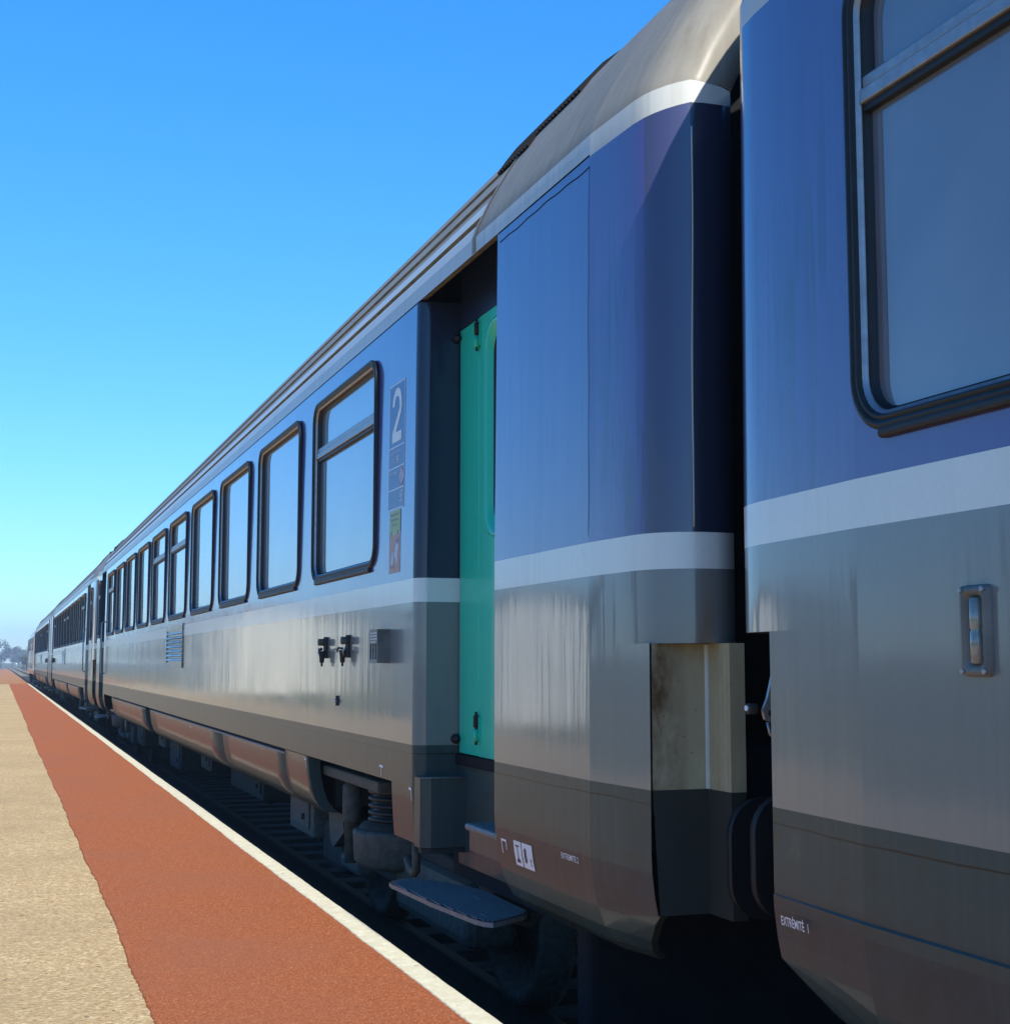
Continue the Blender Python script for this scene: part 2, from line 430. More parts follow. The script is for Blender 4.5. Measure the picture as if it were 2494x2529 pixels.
def body_mesh(win_end, plain_end):
    """win_end: True when the vestibule window is at the far (y=L) end"""
    mb = MB()
    fm = lambda y: L-y
    end_part(mb, lambda y: y); end_part(mb, fmap, .20)
    # near vestibule panel (no window)
    wall(mb, .47, D0, .718, 3.236)
    # thin return at the panel edge towards the recess
    zs = zlist(.718, 3.236)
    mb.grid([[(sx(dxz(z)), D0, z) for z in zs], [(sx(dxz(z)+.035), D0+.0, z) for z in zs]], [band((a+b)/2) for a, b in zip(zs, zs[1:])], smooth=False)
    mb.grid([[(sx(dxz(z)+.035), D0, z) for z in (.72, 3.24)], [(sx(.206), D0, z) for z in (.72, 3.24)]], 'void', smooth=False)
    door_recess(mb, D0, D1, lambda y: y)
    soft_corner(mb, D1, 1, .805, 3.24)
    # main wall with real window openings
    xs = D1+.055; xe = L-F1-.055
    wall(mb, xs, 2.90, .805, 2.10, straight=True); wall(mb, 2.90, 4.85, 1.05, 2.10)
    wall(mb, 4.85, xe-1.95-.35, .998 if False else 1.05, 2.10)
    wall(mb, xe-2.30, xe-.35, 1.05, 2.10); wall(mb, xe-.35, xe, .805, 2.10)
    y = xs
    for c in WIN_C:
        wall(mb, y, c-HW+.03, 2.10, 3.10); y = c+HW-.03
    wall(mb, y, xe, 2.10, 3.10)
    wall(mb, xs, xe, 3.10, 3.236)
    # far vestibule: recess then panel with a window
    mb2 = MB()
    soft_corner(mb2, F1, 1, .805, 3.24)
    base = [(x, L-yy, z) for x, yy, z in mb2.v]
    k = len(mb.v); mb.v += base
    for ff, mm_, ss in zip(mb2.f, mb2.m, mb2.smooth):
        mb.f.append([k+i for i in ff]); mb.m.append(mb.mi(mb2.mats[mm_])); mb.smooth.append(ss)
    door_recess(mb, F0, F1, fm)
    mb.grid([[(sx(dxz(z)), L-F0, z) for z in zs], [(sx(.206), L-F0, z) for z in zs]], ['shadeblue' if band((a+b)/2) == 'blue' else band((a+b)/2) for a, b in zip(zs, zs[1:])], smooth=False)
    wall(mb, L-F0, L-FE, .718, 2.10); wall(mb, L-F0, L-FE, 3.10, 3.236)
    wall(mb, L-F0, EWC-EHW+.03, 2.10, 3.10)
    wall(mb, EWC+EHW-.03, L-FE, 2.10, 3.10)
    # opposite side: closed wall with the same paint bands
    zz = zlist(1.05, 3.236)
    mb.grid([[(-sx(dxz(z)), y, z) for z in zz] for y in (.47, L-FE)], [band((a+b)/2) for a, b in zip(zz, zz[1:])], smooth=False)
    zs3 = zlist(.62 if False else .718, 1.05)
    mb.grid([[(-sx(dxz(z)), y, z) for z in zs3] for y in (.47, L-FE)], 'dark', smooth=False)
    # floor and dark end walls
    mb.box(-1.2, 1.2, .36, L-.36, 1.0, 1.12, 'irond')
    for ya, yb in ((.36, .40), (L-.40, L-.36)): mb.box(-1.12, 1.12, ya, yb, 1.12, 3.84, 'void')
    # back of the bogie and equipment bay so that no sky shows under the coach side
    return mb

def roof_mesh():
    mb = MB()
    def prof(gro):
        pts = []
        for i, (dx, z) in enumerate(ROOFP):
            if gro and i in (3, 5, 7):
                (a, b), (c, d) = ROOFP[i-1], ROOFP[i+1]
                l = math.hypot(c-a, d-b); tx, tz = (c-a)/l, (d-b)/l; w = .016; dep = .013
                pts += [(dx-tx*w*1.25, z-tz*w*1.25, 'groove'), (dx-tx*w*.75+tz*dep, z-tz*w*.75-tx*dep, 'groove'), (dx+tx*w*.75+tz*dep, z+tz*w*.75-tx*dep, 'groove'), (dx+tx*w*1.25-tz*.004, z+tz*w*1.25+tx*.004, 'roof' if i > 3 else 'band')]
            else:
                pts.append((dx, z, 'band' if i < (3 if gro else 1) else 'roof'))
        return pts
    def strip(y0, y1, gro):
        p = prof(gro)
        full = [(sx(a), z) for a, z, m in p]; ms = [m for a, z, m in p][:-1]
        full = full+[(-x, z) for x, z in full[:-1][::-1]]; ms = ms+ms[::-1]
        mb.grid([[(x, y, z) for x, z in full] for y in (y0, y1)], ms, smooth=not gro)
    strip(.47, 1.70, False); strip(1.70, L-1.70, True); strip(L-1.70, L-FE, False)
    # weld seam lip where the ribbed roof starts
    for y in (1.70, L-1.70):
        full = [(sx(a), z) for a, z in ROOFP]; full = full+[(-x, z) for x, z in full[:-1][::-1]]
        mb.grid([[(x*1.002, y+d, z+.003) for x, z in full] for d in (-.02, .02)], 'roof', smooth=False)
    return mb

def frame_mesh(hw, zc, hz, transom):
    """ring section swept round a rounded rectangle; local origin = window centre on the wall plane"""
    mb = MB()
    sec = [(-.002, 0, 'black'), (-.003, .014, 'black'), (.004, .020, 'black'), (.013, .020, 'black'), (.016, .013, 'black'), (.018, .013, 'black'),
           (.021, .018, 'black'), (.028, .017, 'black'), (.031, .007, 'alu'), (.038, .006, 'alu'), (.040, -.004, 'black'), (.044, -.024, 'black'), (.060, -.026, 'black')]
    rows = []
    for ins, out, m in sec:
        pts = rr_pts(hw-ins, hz-ins, max(.12-ins*.9, .03))
        rows.append([(-out, y, z) for y, z in pts])
    n = len(rows[0])
    for (r0, r1, s_) in zip(rows, rows[1:], sec):
        mb.grid([r0, r1], s_[2], True, True)
    # drip sill
    mb.box(-.022, -.0, -hw+.10, hw-.10, -hz-.020, -hz+.004, 'black', bev=.008)
    return mb
def pane_mesh(hw, hz, z0, z1, rtop, rbot, off=.030):
    mb = MB()
    pts = []
    def arc(cy_, cz_, r, a0):
        for k in range(6):
            a = R(a0+90*k/5); pts.append((cy_+r*math.cos(a), cz_+r*math.sin(a)))
    arc(hw-rtop, z1-rtop, rtop, 0); arc(-hw+rtop, z1-rtop, rtop, 90); arc(-hw+rbot, z0+rbot, rbot, 180); arc(hw-rbot, z0+rbot, rbot, 270)
    mb.face([(off, y, z) for y, z in pts], 'glass')
    mb.face([(off+.008, y, z) for y, z in pts][::-1], 'glass')
    n = len(pts)
    for i in range(n):
        a, b = pts[i], pts[(i+1) % n]
        mb.face([(off, *a), (off, *b), (off+.008, *b), (off+.008, *a)], 'black')
    return mb

CACHE = {}
def cached(key, fn):
    if key not in CACHE: CACHE[key] = fn()
    return CACHE[key]

def text_mesh(txt, height, sxx, mat, wall_z=None, x=None, bold=0.0, align='LEFT'):
    """letters lying in the y-z plane, reading towards -y, raised 1 mm; returns MB in (x,y,z) around the origin"""
    cu = bpy.data.curves.new('t', 'FONT'); cu.body = txt; cu.size = 1.0; cu.offset = bold; cu.align_x = align
    cu.resolution_u = 4
    o = bpy.data.objects.new('t', cu); COL.objects.link(o)
    dg = bpy.context.evaluated_depsgraph_get(); me = o.evaluated_get(dg).to_mesh()
    vs = [tuple(v.co) for v in me.vertices]; fs = [list(p.vertices) for p in me.polygons]
    o.evaluated_get(dg).to_mesh_clear(); bpy.data.objects.remove(o); bpy.data.curves.remove(cu)
    mb = MB(); k = height/.70
    mb.v = [(0., -a*k*sxx, b*k) for a, b, c in vs]; mb.f = fs
    mb.m = [mb.mi(mat)]*len(fs); mb.smooth = [False]*len(fs)
    return mb
def put_text(name, parent, txt, y, z, height, width, mat, off=.003, bold=0.0, x=None):
    mb = text_mesh(txt, height, 1.0, mat, bold=bold)
    w = max(-p[1] for p in mb.v); k = width/w
    mb.v = [((x if x is not None else sx(dxz(z+c)))-off, y+b*k, z+c) for a, b, c in mb.v]
    return build(mb, name, parent)

def bogie_mesh_parts(parent, yc, mirror, key):
    """returns a bogie object (frame) with sub-parts"""
    s = -1 if mirror else 1
    def fr():
        mb = MB()
        for sg in (-1, 1):
            x = 1.0*sg
            mb.box(x-.07, x+.07, -1.75, 1.75, .50, .66, 'irond', bev=.02)
            mb.box(x-.10, x+.10, -.55, .75, .40, .56, 'irond', bev=.03)
            mb.box(x-.16*1, x+.13, .45, .95, .36, .455, 'iron', bev=.03)       # damper foot / arm
            mb.box(x-.13, x+.13, -1.52, -.25, .30, .60, 'iron', bev=.05)      # axle box arm
            mb.box(x-.13, x+.13, .98, 1.62, .30, .60, 'irond', bev=.05)
            # tapered plate beside the damper
            o = [(1.04, .52), (1.10, .70), (.72, .70), (.66, .60), (.95, .48)]
            mb.face([(sg*1.20, y, z) for y, z in o], 'iron'); mb.face([(sg*1.14, y, z) for y, z in o][::-1], 'iron')
            for i in range(5):
                a, b = o[i], o[(i+1) % 5]
                mb.face([(sg*1.20, *a), (sg*1.20, *b), (sg*1.14, *b), (sg*1.14, *a)], 'iron')
        mb.box(-1.0, 1.0, -.30, .30, .45, .70, 'irond', bev=.03)
        for y in (-1.28, 1.28): mb.cyl((-.95, y, .46), (.95, y, .46), .08, 'irond')
        # top bracket carried under the floor
        for sg in (-1, 1): mb.box(1.21*sg-.11, 1.21*sg+.11, -.62, .74, .935, .995, 'iron', bev=.012)
        return mb.mesh('bogie')
    f = obj('bogie', cached('bog', fr), parent, (0, yc, 0))
    if mirror: f.scale = (1, -1, 1)
    def wheel():
        mb = MB()
        for sg in (1,):
            mb.lathe((.72*sg, 0, .46), (sg, 0, 0), [(-.02, .10), (-.02, .40), (-.03, .49), (.0, .492), (.02, .462), (.11, .458), (.115, .40), (.05, .37), (.04, .16), (.11, .12), (.12, .0)], 'iron', 36)
        return mb.mesh('wheel')
    for y in (-1.28, 1.28):
        for sg in (-1, 1):
            o = obj('wheel', cached('wheel', wheel), f, (0, y, 0)); o.scale = (sg, 1, 1)
    def spring():
        mb = MB()
        for sg in (1,):
            prof = []
            for k in range(7):
                z = .745+k*.037
                prof += [(z, .185), (z+.006, .212), (z+.018, .22), (z+.028, .212), (z+.034, .18)]
            mb.lathe((1.04*sg, -.20, 0), (0, 0, 1), prof, 'black', 30)
            mb.lathe((1.04*sg, -.20, 0), (0, 0, 1), [(.70, .27), (.715, .27), (.742, .25), (.755, .19)], 'irond', 30)
        return mb.mesh('coil_spring')
    for sg in (-1, 1): obj('coil_spring', cached('spring', spring), f).scale = (sg, 1, 1)
    def cup():
        mb = MB()
        for sg in (1,):
            mb.lathe((1.04*sg, -.20, 0), (0, 0, 1), [(.50, .0), (.50, .20), (.515, .26), (.55, .292), (.68, .30), (.70, .30), (.715, .285), (.70, .26)], 'iron', 36)
        return mb.mesh('spring_cup')
    for sg in (-1, 1): obj('spring_cup', cached('cup', cup), f).scale = (sg, 1, 1)
    def damper():
        mb = MB()
        for sg in (1,):
            c = (1.20*sg, .46, 0)
            mb.lathe(c, (0, 0, 1), [(.45, 0), (.45, .040), (.68, .042), (.685, .052), (.69, .055), (.89, .055), (.90, .048), (.915, .025), (.95, .022)], 'iron', 20)
        return mb.mesh('damper')
    for sg in (-1, 1): obj('damper', cached('damper', damper), f).scale = (sg, 1, 1)
    return f

def louvre_mesh():
    mb = MB(); hy, hz = .74, .20
    mb.box(-.012, 0, -hy, hy, hz-.03, hz+.03, 'grey'); mb.box(-.012, 0, -hy, hy, -hz-.02, -hz+.035, 'grey')
    mb.box(-.012, 0, -hy, -hy+.03, -hz, hz, 'grey'); mb.box(-.012, 0, hy-.03, hy, -hz, hz, 'grey')
    mb.box(.012, .02, -hy, hy, -hz, hz, 'void')
    return mb
def slat_mesh():
    mb = MB(); hy, hz = .74, .20
    for k in range(7):
        z = -hz+.055+k*.046
        mb.face([(-.020, -hy+.03, z), (-.020, hy-.03, z), (.008, hy-.03, z+.034), (.008, -hy+.03, z+.034)], 'white')
        mb.face([(-.020, -hy+.03, z), (-.020, hy-.03, z), (-.016, hy-.03, z-.004), (-.016, -hy+.03, z-.004)], 'void')
    return mb

def make_coach(y0, flip, label, markings, dz=0.):
    t = empty('railway_coach', (XC, y0, dz))
    tag(t, label, 'railway coach', 'coaches of the standing train')
    fy = (lambda y: L-y) if flip else (lambda y: y)
    def B(key, name, fn, parent=t, loc=None):
        def mk():
            mb = fn()
            return mb.mesh(name, (lambda p: (p[0], L-p[1], p[2])) if (flip and loc is None) else None)
        me = cached((key, flip and loc is None), mk)
        return obj(name, me, parent, (0, 0, 0) if loc is None else (loc[0], fy(loc[1]), loc[2]))
    B('body', 'body', lambda: body_mesh(True, False))
    rf = B('roof', 'roof', roof_mesh)
    # windows: outer frame > panes, transom
    zc = (ZW0+ZW1)/2; hz = (ZW1-ZW0)/2; zt = 2.832-zc
    def window(y, hw, split):
        o = B(('fr', hw), 'window', lambda: frame_mesh(hw, zc, hz, False), loc=(sx(dxz(zc)), y, zc))
        k = (hw, split)
        if split:
            obj('pane', cached(('pl', k), lambda: pane_mesh(hw-.05, hz, -hz+.05, zt-.028, .02, .07, .024).mesh('pane')), o)
            obj('pane', cached(('pu', k), lambda: pane_mesh(hw-.05, hz, zt+.030, hz-.05, .07, .02, .027).mesh('pane')), o)
            def tr():
                mb = MB(); w = hw-.042
                mb.box(-.004, .028, -w, w, zt-.030, zt+.004, 'alu', bev=.004)
                mb.box(.004, .032, -w, w, zt+.006, zt+.034, 'alu', bev=.004)
                mb.box(.006, .029, -w, w, zt-.046, zt-.031, 'black')
                return mb.mesh('transom')
            obj('transom', cached(('tr', k), tr), o)
        else:
            obj('pane', cached(('pf', k), lambda: pane_mesh(hw-.05, hz, -hz+.05, hz-.05, .07, .07, .024).mesh('pane')), o)
    for i, c in enumerate(WIN_C): window(c, HW, i in (0, 4, 5, 9))
    window(EWC, EHW, True)
    # doors, one in each vestibule recess
    for far in (False, True):
        loc = (sx(.199), (L-(F0+F1)/2) if far else (D0+D1)/2, 0)
        hw = (D1-D0)/2
        mir = (flip != far)
        sc_ = (1, -1, 1) if mir else (1, 1, 1)
        def leaf():
            mb = MB(); z0, z1 = 1.20, 3.11; seam = .255
            # folding strip and main leaf; window opening in the main leaf
            mb.box(0, .03, seam+.003, hw-.012, z0, z1, 'greendoor', bev=.004)
            wy0, wy1, wz0, wz1 = -.44, .125, 2.14, 3.04
            mb.box(0, .03, -hw+.01, wy0, z0, z1, 'greendoor')
            mb.box(0, .03, wy1, seam-.003, z0, z1, 'greendoor')
            mb.box(0, .03, wy0, wy1, z0, wz0, 'greendoor'); mb.box(0, .03, wy0, wy1, wz1, z1, 'greendoor')
            return mb.mesh('door')
        d = obj('door', cached('leaf', leaf), t, (loc[0], fy(loc[1]), 0)); d.scale = sc_
        def dframe():
            mb = MB(); cy_, cz_ = (-.44+.125)/2, (2.14+3.04)/2; hwy, hwz = .30, .47
            rows = []
            for ins, out in ((-.002, 0), (.004, .014), (.016, .018), (.03, .006), (.05, -.012), (.056, -.022)):
                rows.append([(-out, cy_+a, cz_+b) for a, b in rr_pts(hwy-ins, hwz-ins, .13-ins*.6)])
            for r0, r1, m in zip(rows, rows[1:], ['greendoor', 'greendoor', 'greendoor', 'greendoor', 'black']): mb.grid([r0, r1], m, True, True)
            return mb.mesh('window_frame')
        obj('window_frame', cached('dframe', dframe), d)
        obj('pane', cached('dpane', lambda: pane_mesh(.27, .4, 2.14, 3.04, .1, .1, .024).mesh('pane')), d, (0, (-.44+.125)/2, 0))
        for zc_ in (3.03, 1.32):
            def hinge():
                mb = MB()
                mb.cyl((-.012, 0, -.055), (-.012, 0, -.004), .012, 'greendoor', n=12); mb.cyl((-.012, 0, .004), (-.012, 0, .055), .012, 'irond', n=12)
                mb.box(-.006, .0, -.03, .03, -.05, .05, 'greendoor'); mb.cyl((-.012, 0, -.07), (-.012, 0, .07), .006, 'irond', n=8)
                return mb.mesh('hinge')
            obj('hinge', cached('hinge', hinge), d, (0, .255, zc_))
        def hnd():
            mb = MB(); mb.tube([(-.002, -.36, 1.55), (-.04, -.36, 1.57), (-.04, -.36, 1.88), (-.002, -.36, 1.90)], .010, 'alu'); return mb.mesh('handle')
        obj('handle', cached('hnd', hnd), d)
        for zc_ in (3.075, 1.262):
            def stopper():
                mb = MB(); mb.lathe((0, 0, 0), (0, -1, 0), [(0, .0), (0, .022), (.012, .022), (.028, .016), (.038, .006), (.040, 0)], 'black', 16); return mb.mesh('door_stop')
            o = obj('door_stop', cached('stopper', stopper), t, (sx(.185), fy(L-F1 if far else D1), zc_)); o.scale = sc_
        # step housing, upper tread, hinged step plate
        def housing():
            mb = MB()
            o = [(sx(-.002), hw+.0), (sx(.002), hw-.075), (sx(.045), hw-.10), (sx(.26), hw-.10), (sx(.26), hw+.0)]
            mb.prism(o, .80, 1.10, 'dark'); mb.tube([(a-.001, b-.001, 1.10) for a, b in o[1:4]], .0035, 'step', 6)  # pale tube stands in for the highlight along the top edge
            o2 = [(a+.004 if a < -1.3 else a, b) for a, b in o]
            mb.prism([(sx(.01), hw-.02), (sx(.01), hw-.07), (sx(.05), hw-.09), (sx(.26), hw-.09), (sx(.26), hw-.02)], .775, .797, 'irond')
            return mb.mesh('step_housing')
        h = obj('step_housing', cached('housing', housing), t, (0, fy(loc[1]), 0)); h.scale = sc_
        def tread():
            mb = MB()
            mb.box(sx(.055), sx(.205), -hw+.02, 0, .925, .955, 'step', bev=.012)
            mb.box(sx(.075), sx(.205), -hw+.02, -.01, .845, .923, 'dark')
            return mb.mesh('step_tread')
        h = obj('step_tread', cached('tread', tread), t, (0, fy(loc[1]), 0)); h.scale = sc_
        def plate():
            mb = MB()
            o = [(1.633, 6.25), (1.640, 6.31), (1.662, 6.345), (1.70, 6.365), (1.755, 6.36), (1.83, 6.28), (1.91, 6.09), (1.945, 5.97), (1.95, 5.45), (1.945, 5.38),
                 (1.915, 5.33), (1.84, 5.27), (1.78, 5.225), (1.75, 5.21), (1.722, 5.235), (1.705, 5.30), (1.66, 5.735)]
            oc = [(x-XC, y-(5.185+6.28)/2) for x, y in o]
            mb.prism(oc, .628, .646, 'black', 'step')
            # raised ribs clipped to the plate outline
            def inside(x, y):
                c = False; n = len(oc)
                for i in range(n):
                    (x1, y1), (x2, y2) = oc[i], oc[(i+1) % n]
                    if (y1 > y) != (y2 > y) and x < (x2-x1)*(y-y1)/(y2-y1)+x1: c = not c
                return c
            xx = -1.515
            while xx < -1.215:
                ys = [k*.01-.6 for k in range(126) if inside(xx, k*.01-.6)]
                if ys: mb.box(xx, xx+.006, min(ys)+.02, max(ys)-.02, .646, .651, 'step')
                xx += .0135
            for k in range(4):
                for q in range(2):
                    mb.cyl((-1.40+q*.10, -.42+k*.022+q*.4, .646), (-1.40+q*.10, -.42+k*.022+q*.4, .654), .006, 'step', n=8)
            return mb.mesh('step_plate')
        h = obj('step_plate', cached('plate', plate), t, (0, fy(loc[1]), 0)); h.scale = sc_
        def brk():
            mb = MB()
            for q in (.30, -.25): mb.tube([(sx(.15), q, .615), (sx(.24), q, .58), (sx(.30), q, .62), (sx(.32), q, .80), (sx(.32), q, 1.0)], .014, 'irond')
            mb.box(sx(.21), sx(1.2), -hw-.3, hw+.1, .66, 1.0, 'void')
            return mb.mesh('step_bracket')
        h = obj('step_bracket', cached('brk', brk), t, (0, fy(loc[1]), 0)); h.scale = sc_
        # towing hook below the skirt corner
        def hook():
            mb = MB()
            pts = [(sx(.08), hw+.26, .80), (sx(.08), hw+.26, .70), (sx(.085), hw+.275, .655), (sx(.09), hw+.33, .635), (sx(.09), hw+.40, .65), (sx(.09), hw+.44, .69)]
            mb.tube(pts, .020, 'iron', 10)
            return mb.mesh('rope_hook')
        h = obj('rope_hook', cached('hook', hook), t, (0, fy(loc[1]), 0)); h.scale = sc_
    # body-side handrail beside the far door
    def rail():
        mb = MB(); y = L-F1-.10
        mb.tube([(sx(0), y, 1.40), (sx(-.05), y, 1.42), (sx(-.05), y, 2.30), (sx(0), y, 2.32)], .014, 'alu'); return mb
    B('rail', 'handrail', rail)
    # equipment skirts between the bogies
    ys = [4.85, 5.60, 8.38, 14.50, 15.07, 20.70, L-4.95]
    def skirt(a, b, deep=True, slot=True):
        def fn():
            mb = MB(); n = 8
            top = 1.050; zs = [z for _, z in SK][:-1]+([1.020] if slot else [1.046])
            rows = []
            for k in range(n+1):
                y = a+(b-a)*k/n; e = math.sin(math.pi*k/n)*.004
                rows.append([(sx(dxz(z))-e*math.sin(max(0, (z-.72)/.33)*math.pi), y+(.002 if k == 0 else -.002 if k == n else 0), z) for z in zs])
            mb.grid(rows, 'skirt', smooth=True)
            z0 = rows[0][0]; 
            for r in (rows[0], rows[-1]):
                mb.grid([r, [(x+.07, y, z) for x, y, z in r]], 'dark', smooth=False)
            mb.face([rows[0][0], rows[-1][0], (rows[-1][0][0]+.12, rows[-1][0][1], .71), (rows[0][0][0]+.12, rows[0][0][1], .71)], 'irond')
            if slot:
                mb.box(sx(-.004), sx(.010), a+.004, b-.004, 1.018, 1.030, 'step')
                mb.box(sx(.012), sx(.03), a, b, 1.016, 1.049, 'void')
            return mb
        return fn
    for i, (a, b) in enumerate(zip(ys, ys[1:])):
        if i == 3: continue
        B(('skirt', i), 'skirt_panel', skirt(a, b, slot=(i not in (0, 5))))
    B('skirtgap', 'underfloor_bay', lambda: (lambda mb: (mb.box(sx(.10), sx(.6), 14.50, 15.07, .75, 1.05, 'void'), mb.box(sx(.18), -sx(.18), 4.9, L-5.0, .74, 1.0, 'irond'), mb)[-1])(MB()))
    # boxes hung under the floor
    for i, (a, b, x0, z0, m) in enumerate([(5.75, 6.55, .22, .46, 'iron'), (9.0, 10.9, .45, .40, 'irond'), (11.2, 12.0, .3, .50, 'irond'), (14.2, 15.4, .35, .30, 'irond'), (16.5, 17.3, .4, .45, 'iron'), (18.9, 20.6, .35, .34, 'irond')]):
        def bx():
            mb = MB(); mb.box(sx(x0), sx(x0+.9), a, b, z0, .76, m, bev=.012)
            mb.box(sx(x0)-.012, sx(x0), a+.10, b-.10, z0+.05, .70, m, bev=.004)
            for yy in (a+.08, b-.08): mb.box(sx(x0+.05), sx(x0+.10), yy-.02, yy+.02, z0-.03, .9, 'irond')
            mb.cyl((sx(x0)-.03, a+.25, z0+.12), (sx(x0), a+.25, z0+.12), .02, 'irond', n=10)
            return mb
        B(('bx', i), 'equipment_box', bx)
    for y, mr in ((4.165, False), (L-4.165, True)): bogie_mesh_parts(t, fy(y), mr != flip, 'b')
    # roof ventilator grille
    for far in (False, True):
        def rv():
            mb = MB(); y0_, y1_ = 1.10, 1.95
            a, b = 8, 11
            for k in range(24):
                y = y0_+(y1_-y0_)*k/24
                pr = [(sx(ROOFP[j][0]), ROOFP[j][1]) for j in ((8, 9, 10, 11) if k < 13 else (7, 8, 9, 10))]
                w = .014; h = .014
                mb.grid([[(x, y, z) for x, z in pr], [(x-.8*h, y+w*.3, z+h*.6) for x, z in pr], [(x-.8*h, y+w, z+h*.6) for x, z in pr], [(x, y+w*1.3, z) for x, z in pr]], 'void', smooth=False)
            pr = [(sx(ROOFP[j][0])-.003, ROOFP[j][1]+.002) for j in (7, 8, 9, 10, 11)]
            mb.grid([[(x, y, z) for x, z in pr] for y in (y0_+.5, y1_)], 'void', smooth=False)
            mb.grid([[(x, y, z) for x, z in pr[1:]] for y in (y0_, y0_+.5)], 'void', smooth=False)
            return mb
        o = B(('rv', far), 'roof_vent', lambda: rv() if not far else (lambda q: (setattr(q, 'v', [(a, L-b, c) for a, b, c in q.v]), q)[-1])(rv()))
    # louvred vent in the lower side
    lv = B('lv', 'vent_grille', louvre_mesh, loc=(sx(0)-.001, 15.76-3.785-.0, 1.765))
    obj('slat_row', cached('slat', lambda: slat_mesh().mesh('slat_row')), lv)
    # label box, valves, small fittings by the near end
    def lbox():
        mb = MB(); y0_, y1_, z0, z1 = 6.735-3.785, 6.895-3.785, 1.597, 1.757; dp = .062
        X0 = sx(0); X1 = X0-dp
        mb.box(X1, X0, y0_, y1_, z1-.068, z1, 'sill'); mb.box(X1, X0, y0_, y1_, z0, z0+.018, 'sill')
        mb.box(X1+.001, X0, y0_, y0_+.012, z0+.018, z1-.068, 'sill'); mb.box(X1+.001, X0, y1_-.012, y1_, z0+.018, z1-.068, 'sill')
        for q in (.055, .105): mb.box(X1+.001, X0-.03, y0_+q, y0_+q+.008, z0+.018, z1-.068, 'alu')
        mb.box(X0-.03, X0-.001, y0_+.012, y1_-.012, z0+.018, z1-.068, 'void')
        return mb
    lb = B('lbox', 'label_holder', lbox)
    def tick():
        mb = MB(); X = sx(0)-.0635
        for r in range(4):
            for q in range(5 if r < 3 else 4):
                y = 6.875-3.785-q*.026-.004*r; mb.box(X, X+.0012, y-.018, y-.004, 1.742-r*.014-.006, 1.742-r*.014, 'mark')
        return mb
    obj('printed_lines', cached(('tick', flip), lambda: tick().mesh('printed_lines', (lambda p: (p[0], L-p[1], p[2])) if flip else None)), lb)
    for i, (y, z) in enumerate([(8.16, 1.683), (7.60, 1.685), (7.855, 1.392)]):
        def vlv():
            mb = MB()
            if i == 2:
                mb.box(-.008, 0, -.035, .035, -.010, .010, 'irond', bev=.002); mb.box(-.010, 0, -.012, .012, -.026, .028, 'irond', bev=.002); mb.cyl((-.018, 0, 0), (0, 0, 0), .010, 'alu', n=10)
            else:
                s_ = 1 if i == 0 else -1
                mb.box(-.012, 0, -.035, .035, -.06, .06, 'irond', bev=.004)
                mb.cyl((-.045, .012*s_, .030), (0, .012*s_, .030), .020, 'iron', n=14)
                mb.cyl((-.030, -.015*s_, -.02), (-.030, -.018*s_, -.085), .018, 'irond', n=12, r1=.012)
                mb.cyl((-.030, -.018*s_, -.085), (-.030, -.018*s_, -.105), .006, 'irond', n=8)
                mb.tube([(-.03, -.015*s_, -.012), (-.05, -.035*s_, -.008), (-.052, -.052*s_, -.024)], .006, 'iron', 8)
                mb.tube([(-.02, .03*s_, .0), (-.04, .034*s_, -.03), (-.03, .02*s_, -.045)], .005, 'alu', 8)
            return mb
        B(('vl', i), 'valve', vlv, loc=(sx(0), y-3.785, z))
    # door-closing latch dots at the recess edge
    # buffers and gangway bellows, end beam with added blocker
    for far in (False, True):
        def buf():
            mb = MB()
            for sg in (1,):
                c = sg*.885
                pts = rr_pts(.36, .165, .10, 6)
                for ya, yb in ((-.135, -.105),):
                    ra = [(c+a, ya, 1.06+b) for a, b in pts]; rb = [(c+a, yb, 1.06+b) for a, b in pts]
                    mb.grid([ra, rb], 'black', True, True); mb.face(ra, 'black'); mb.face(rb[::-1], 'black')
                mb.cyl((c, -.105, 1.06), (c, .36, 1.06), .10, 'irond')
            return mb.mesh('buffer')
        for sg in (-1, 1):
            o = obj('buffer', cached('buf', buf), t, (0, L if far else 0, 0)); o.scale = (sg, -1 if far else 1, 1)
        def bel():
            mb = MB(); rows = []
            for k in range(13):
                y = -.27+.63*k/12; e = .03 if k % 2 else 0
                rows.append([(a*(1+e), y, 2.32+b*(1+e)) for a, b in rr_pts(.80, 1.12, .25, 5)])
            mb.grid(rows, 'void', True, True); return mb.mesh('gangway_bellows')
        o = obj('gangway_bellows', cached('bel', bel), t, (0, L if far else 0, 0)); o.scale = (1, -1 if far else 1, 1)
        def beam():
            mb = MB(); mb.box(-1.16, 1.16, .02, .36, .93, 1.36, 'void', bev=.02); mb.box(-1.22, 1.30, .95, 1.10, .28, 1.0, 'void', bev=.03); return mb.mesh('end_beam_and_blocker')  # second, low box is added to hide sunlit ballast behind the gap
        o = obj('end_beam_and_blocker', cached('beam', beam), t, (0, L if far else 0, 0)); o.scale = (1, -1 if far else 1, 1)
    return t

# ---- the four coaches; nearest first
c0 = make_coach(3.41-L, False, 'nearest coach, cut off by the right picture edge, with a narrow side lamp', True, .02)
c1 = make_coach(3.785, False, 'coach with the recessed green door beside the big figure 2, longest in view', True)
c2 = make_coach(3.785+26.4, True, 'coach coupled beyond the one with the green door, its vestibule window facing the gap', False)
c3 = make_coach(3.785+52.8, False, 'farthest grey and blue coach, coupled to the locomotive', False)

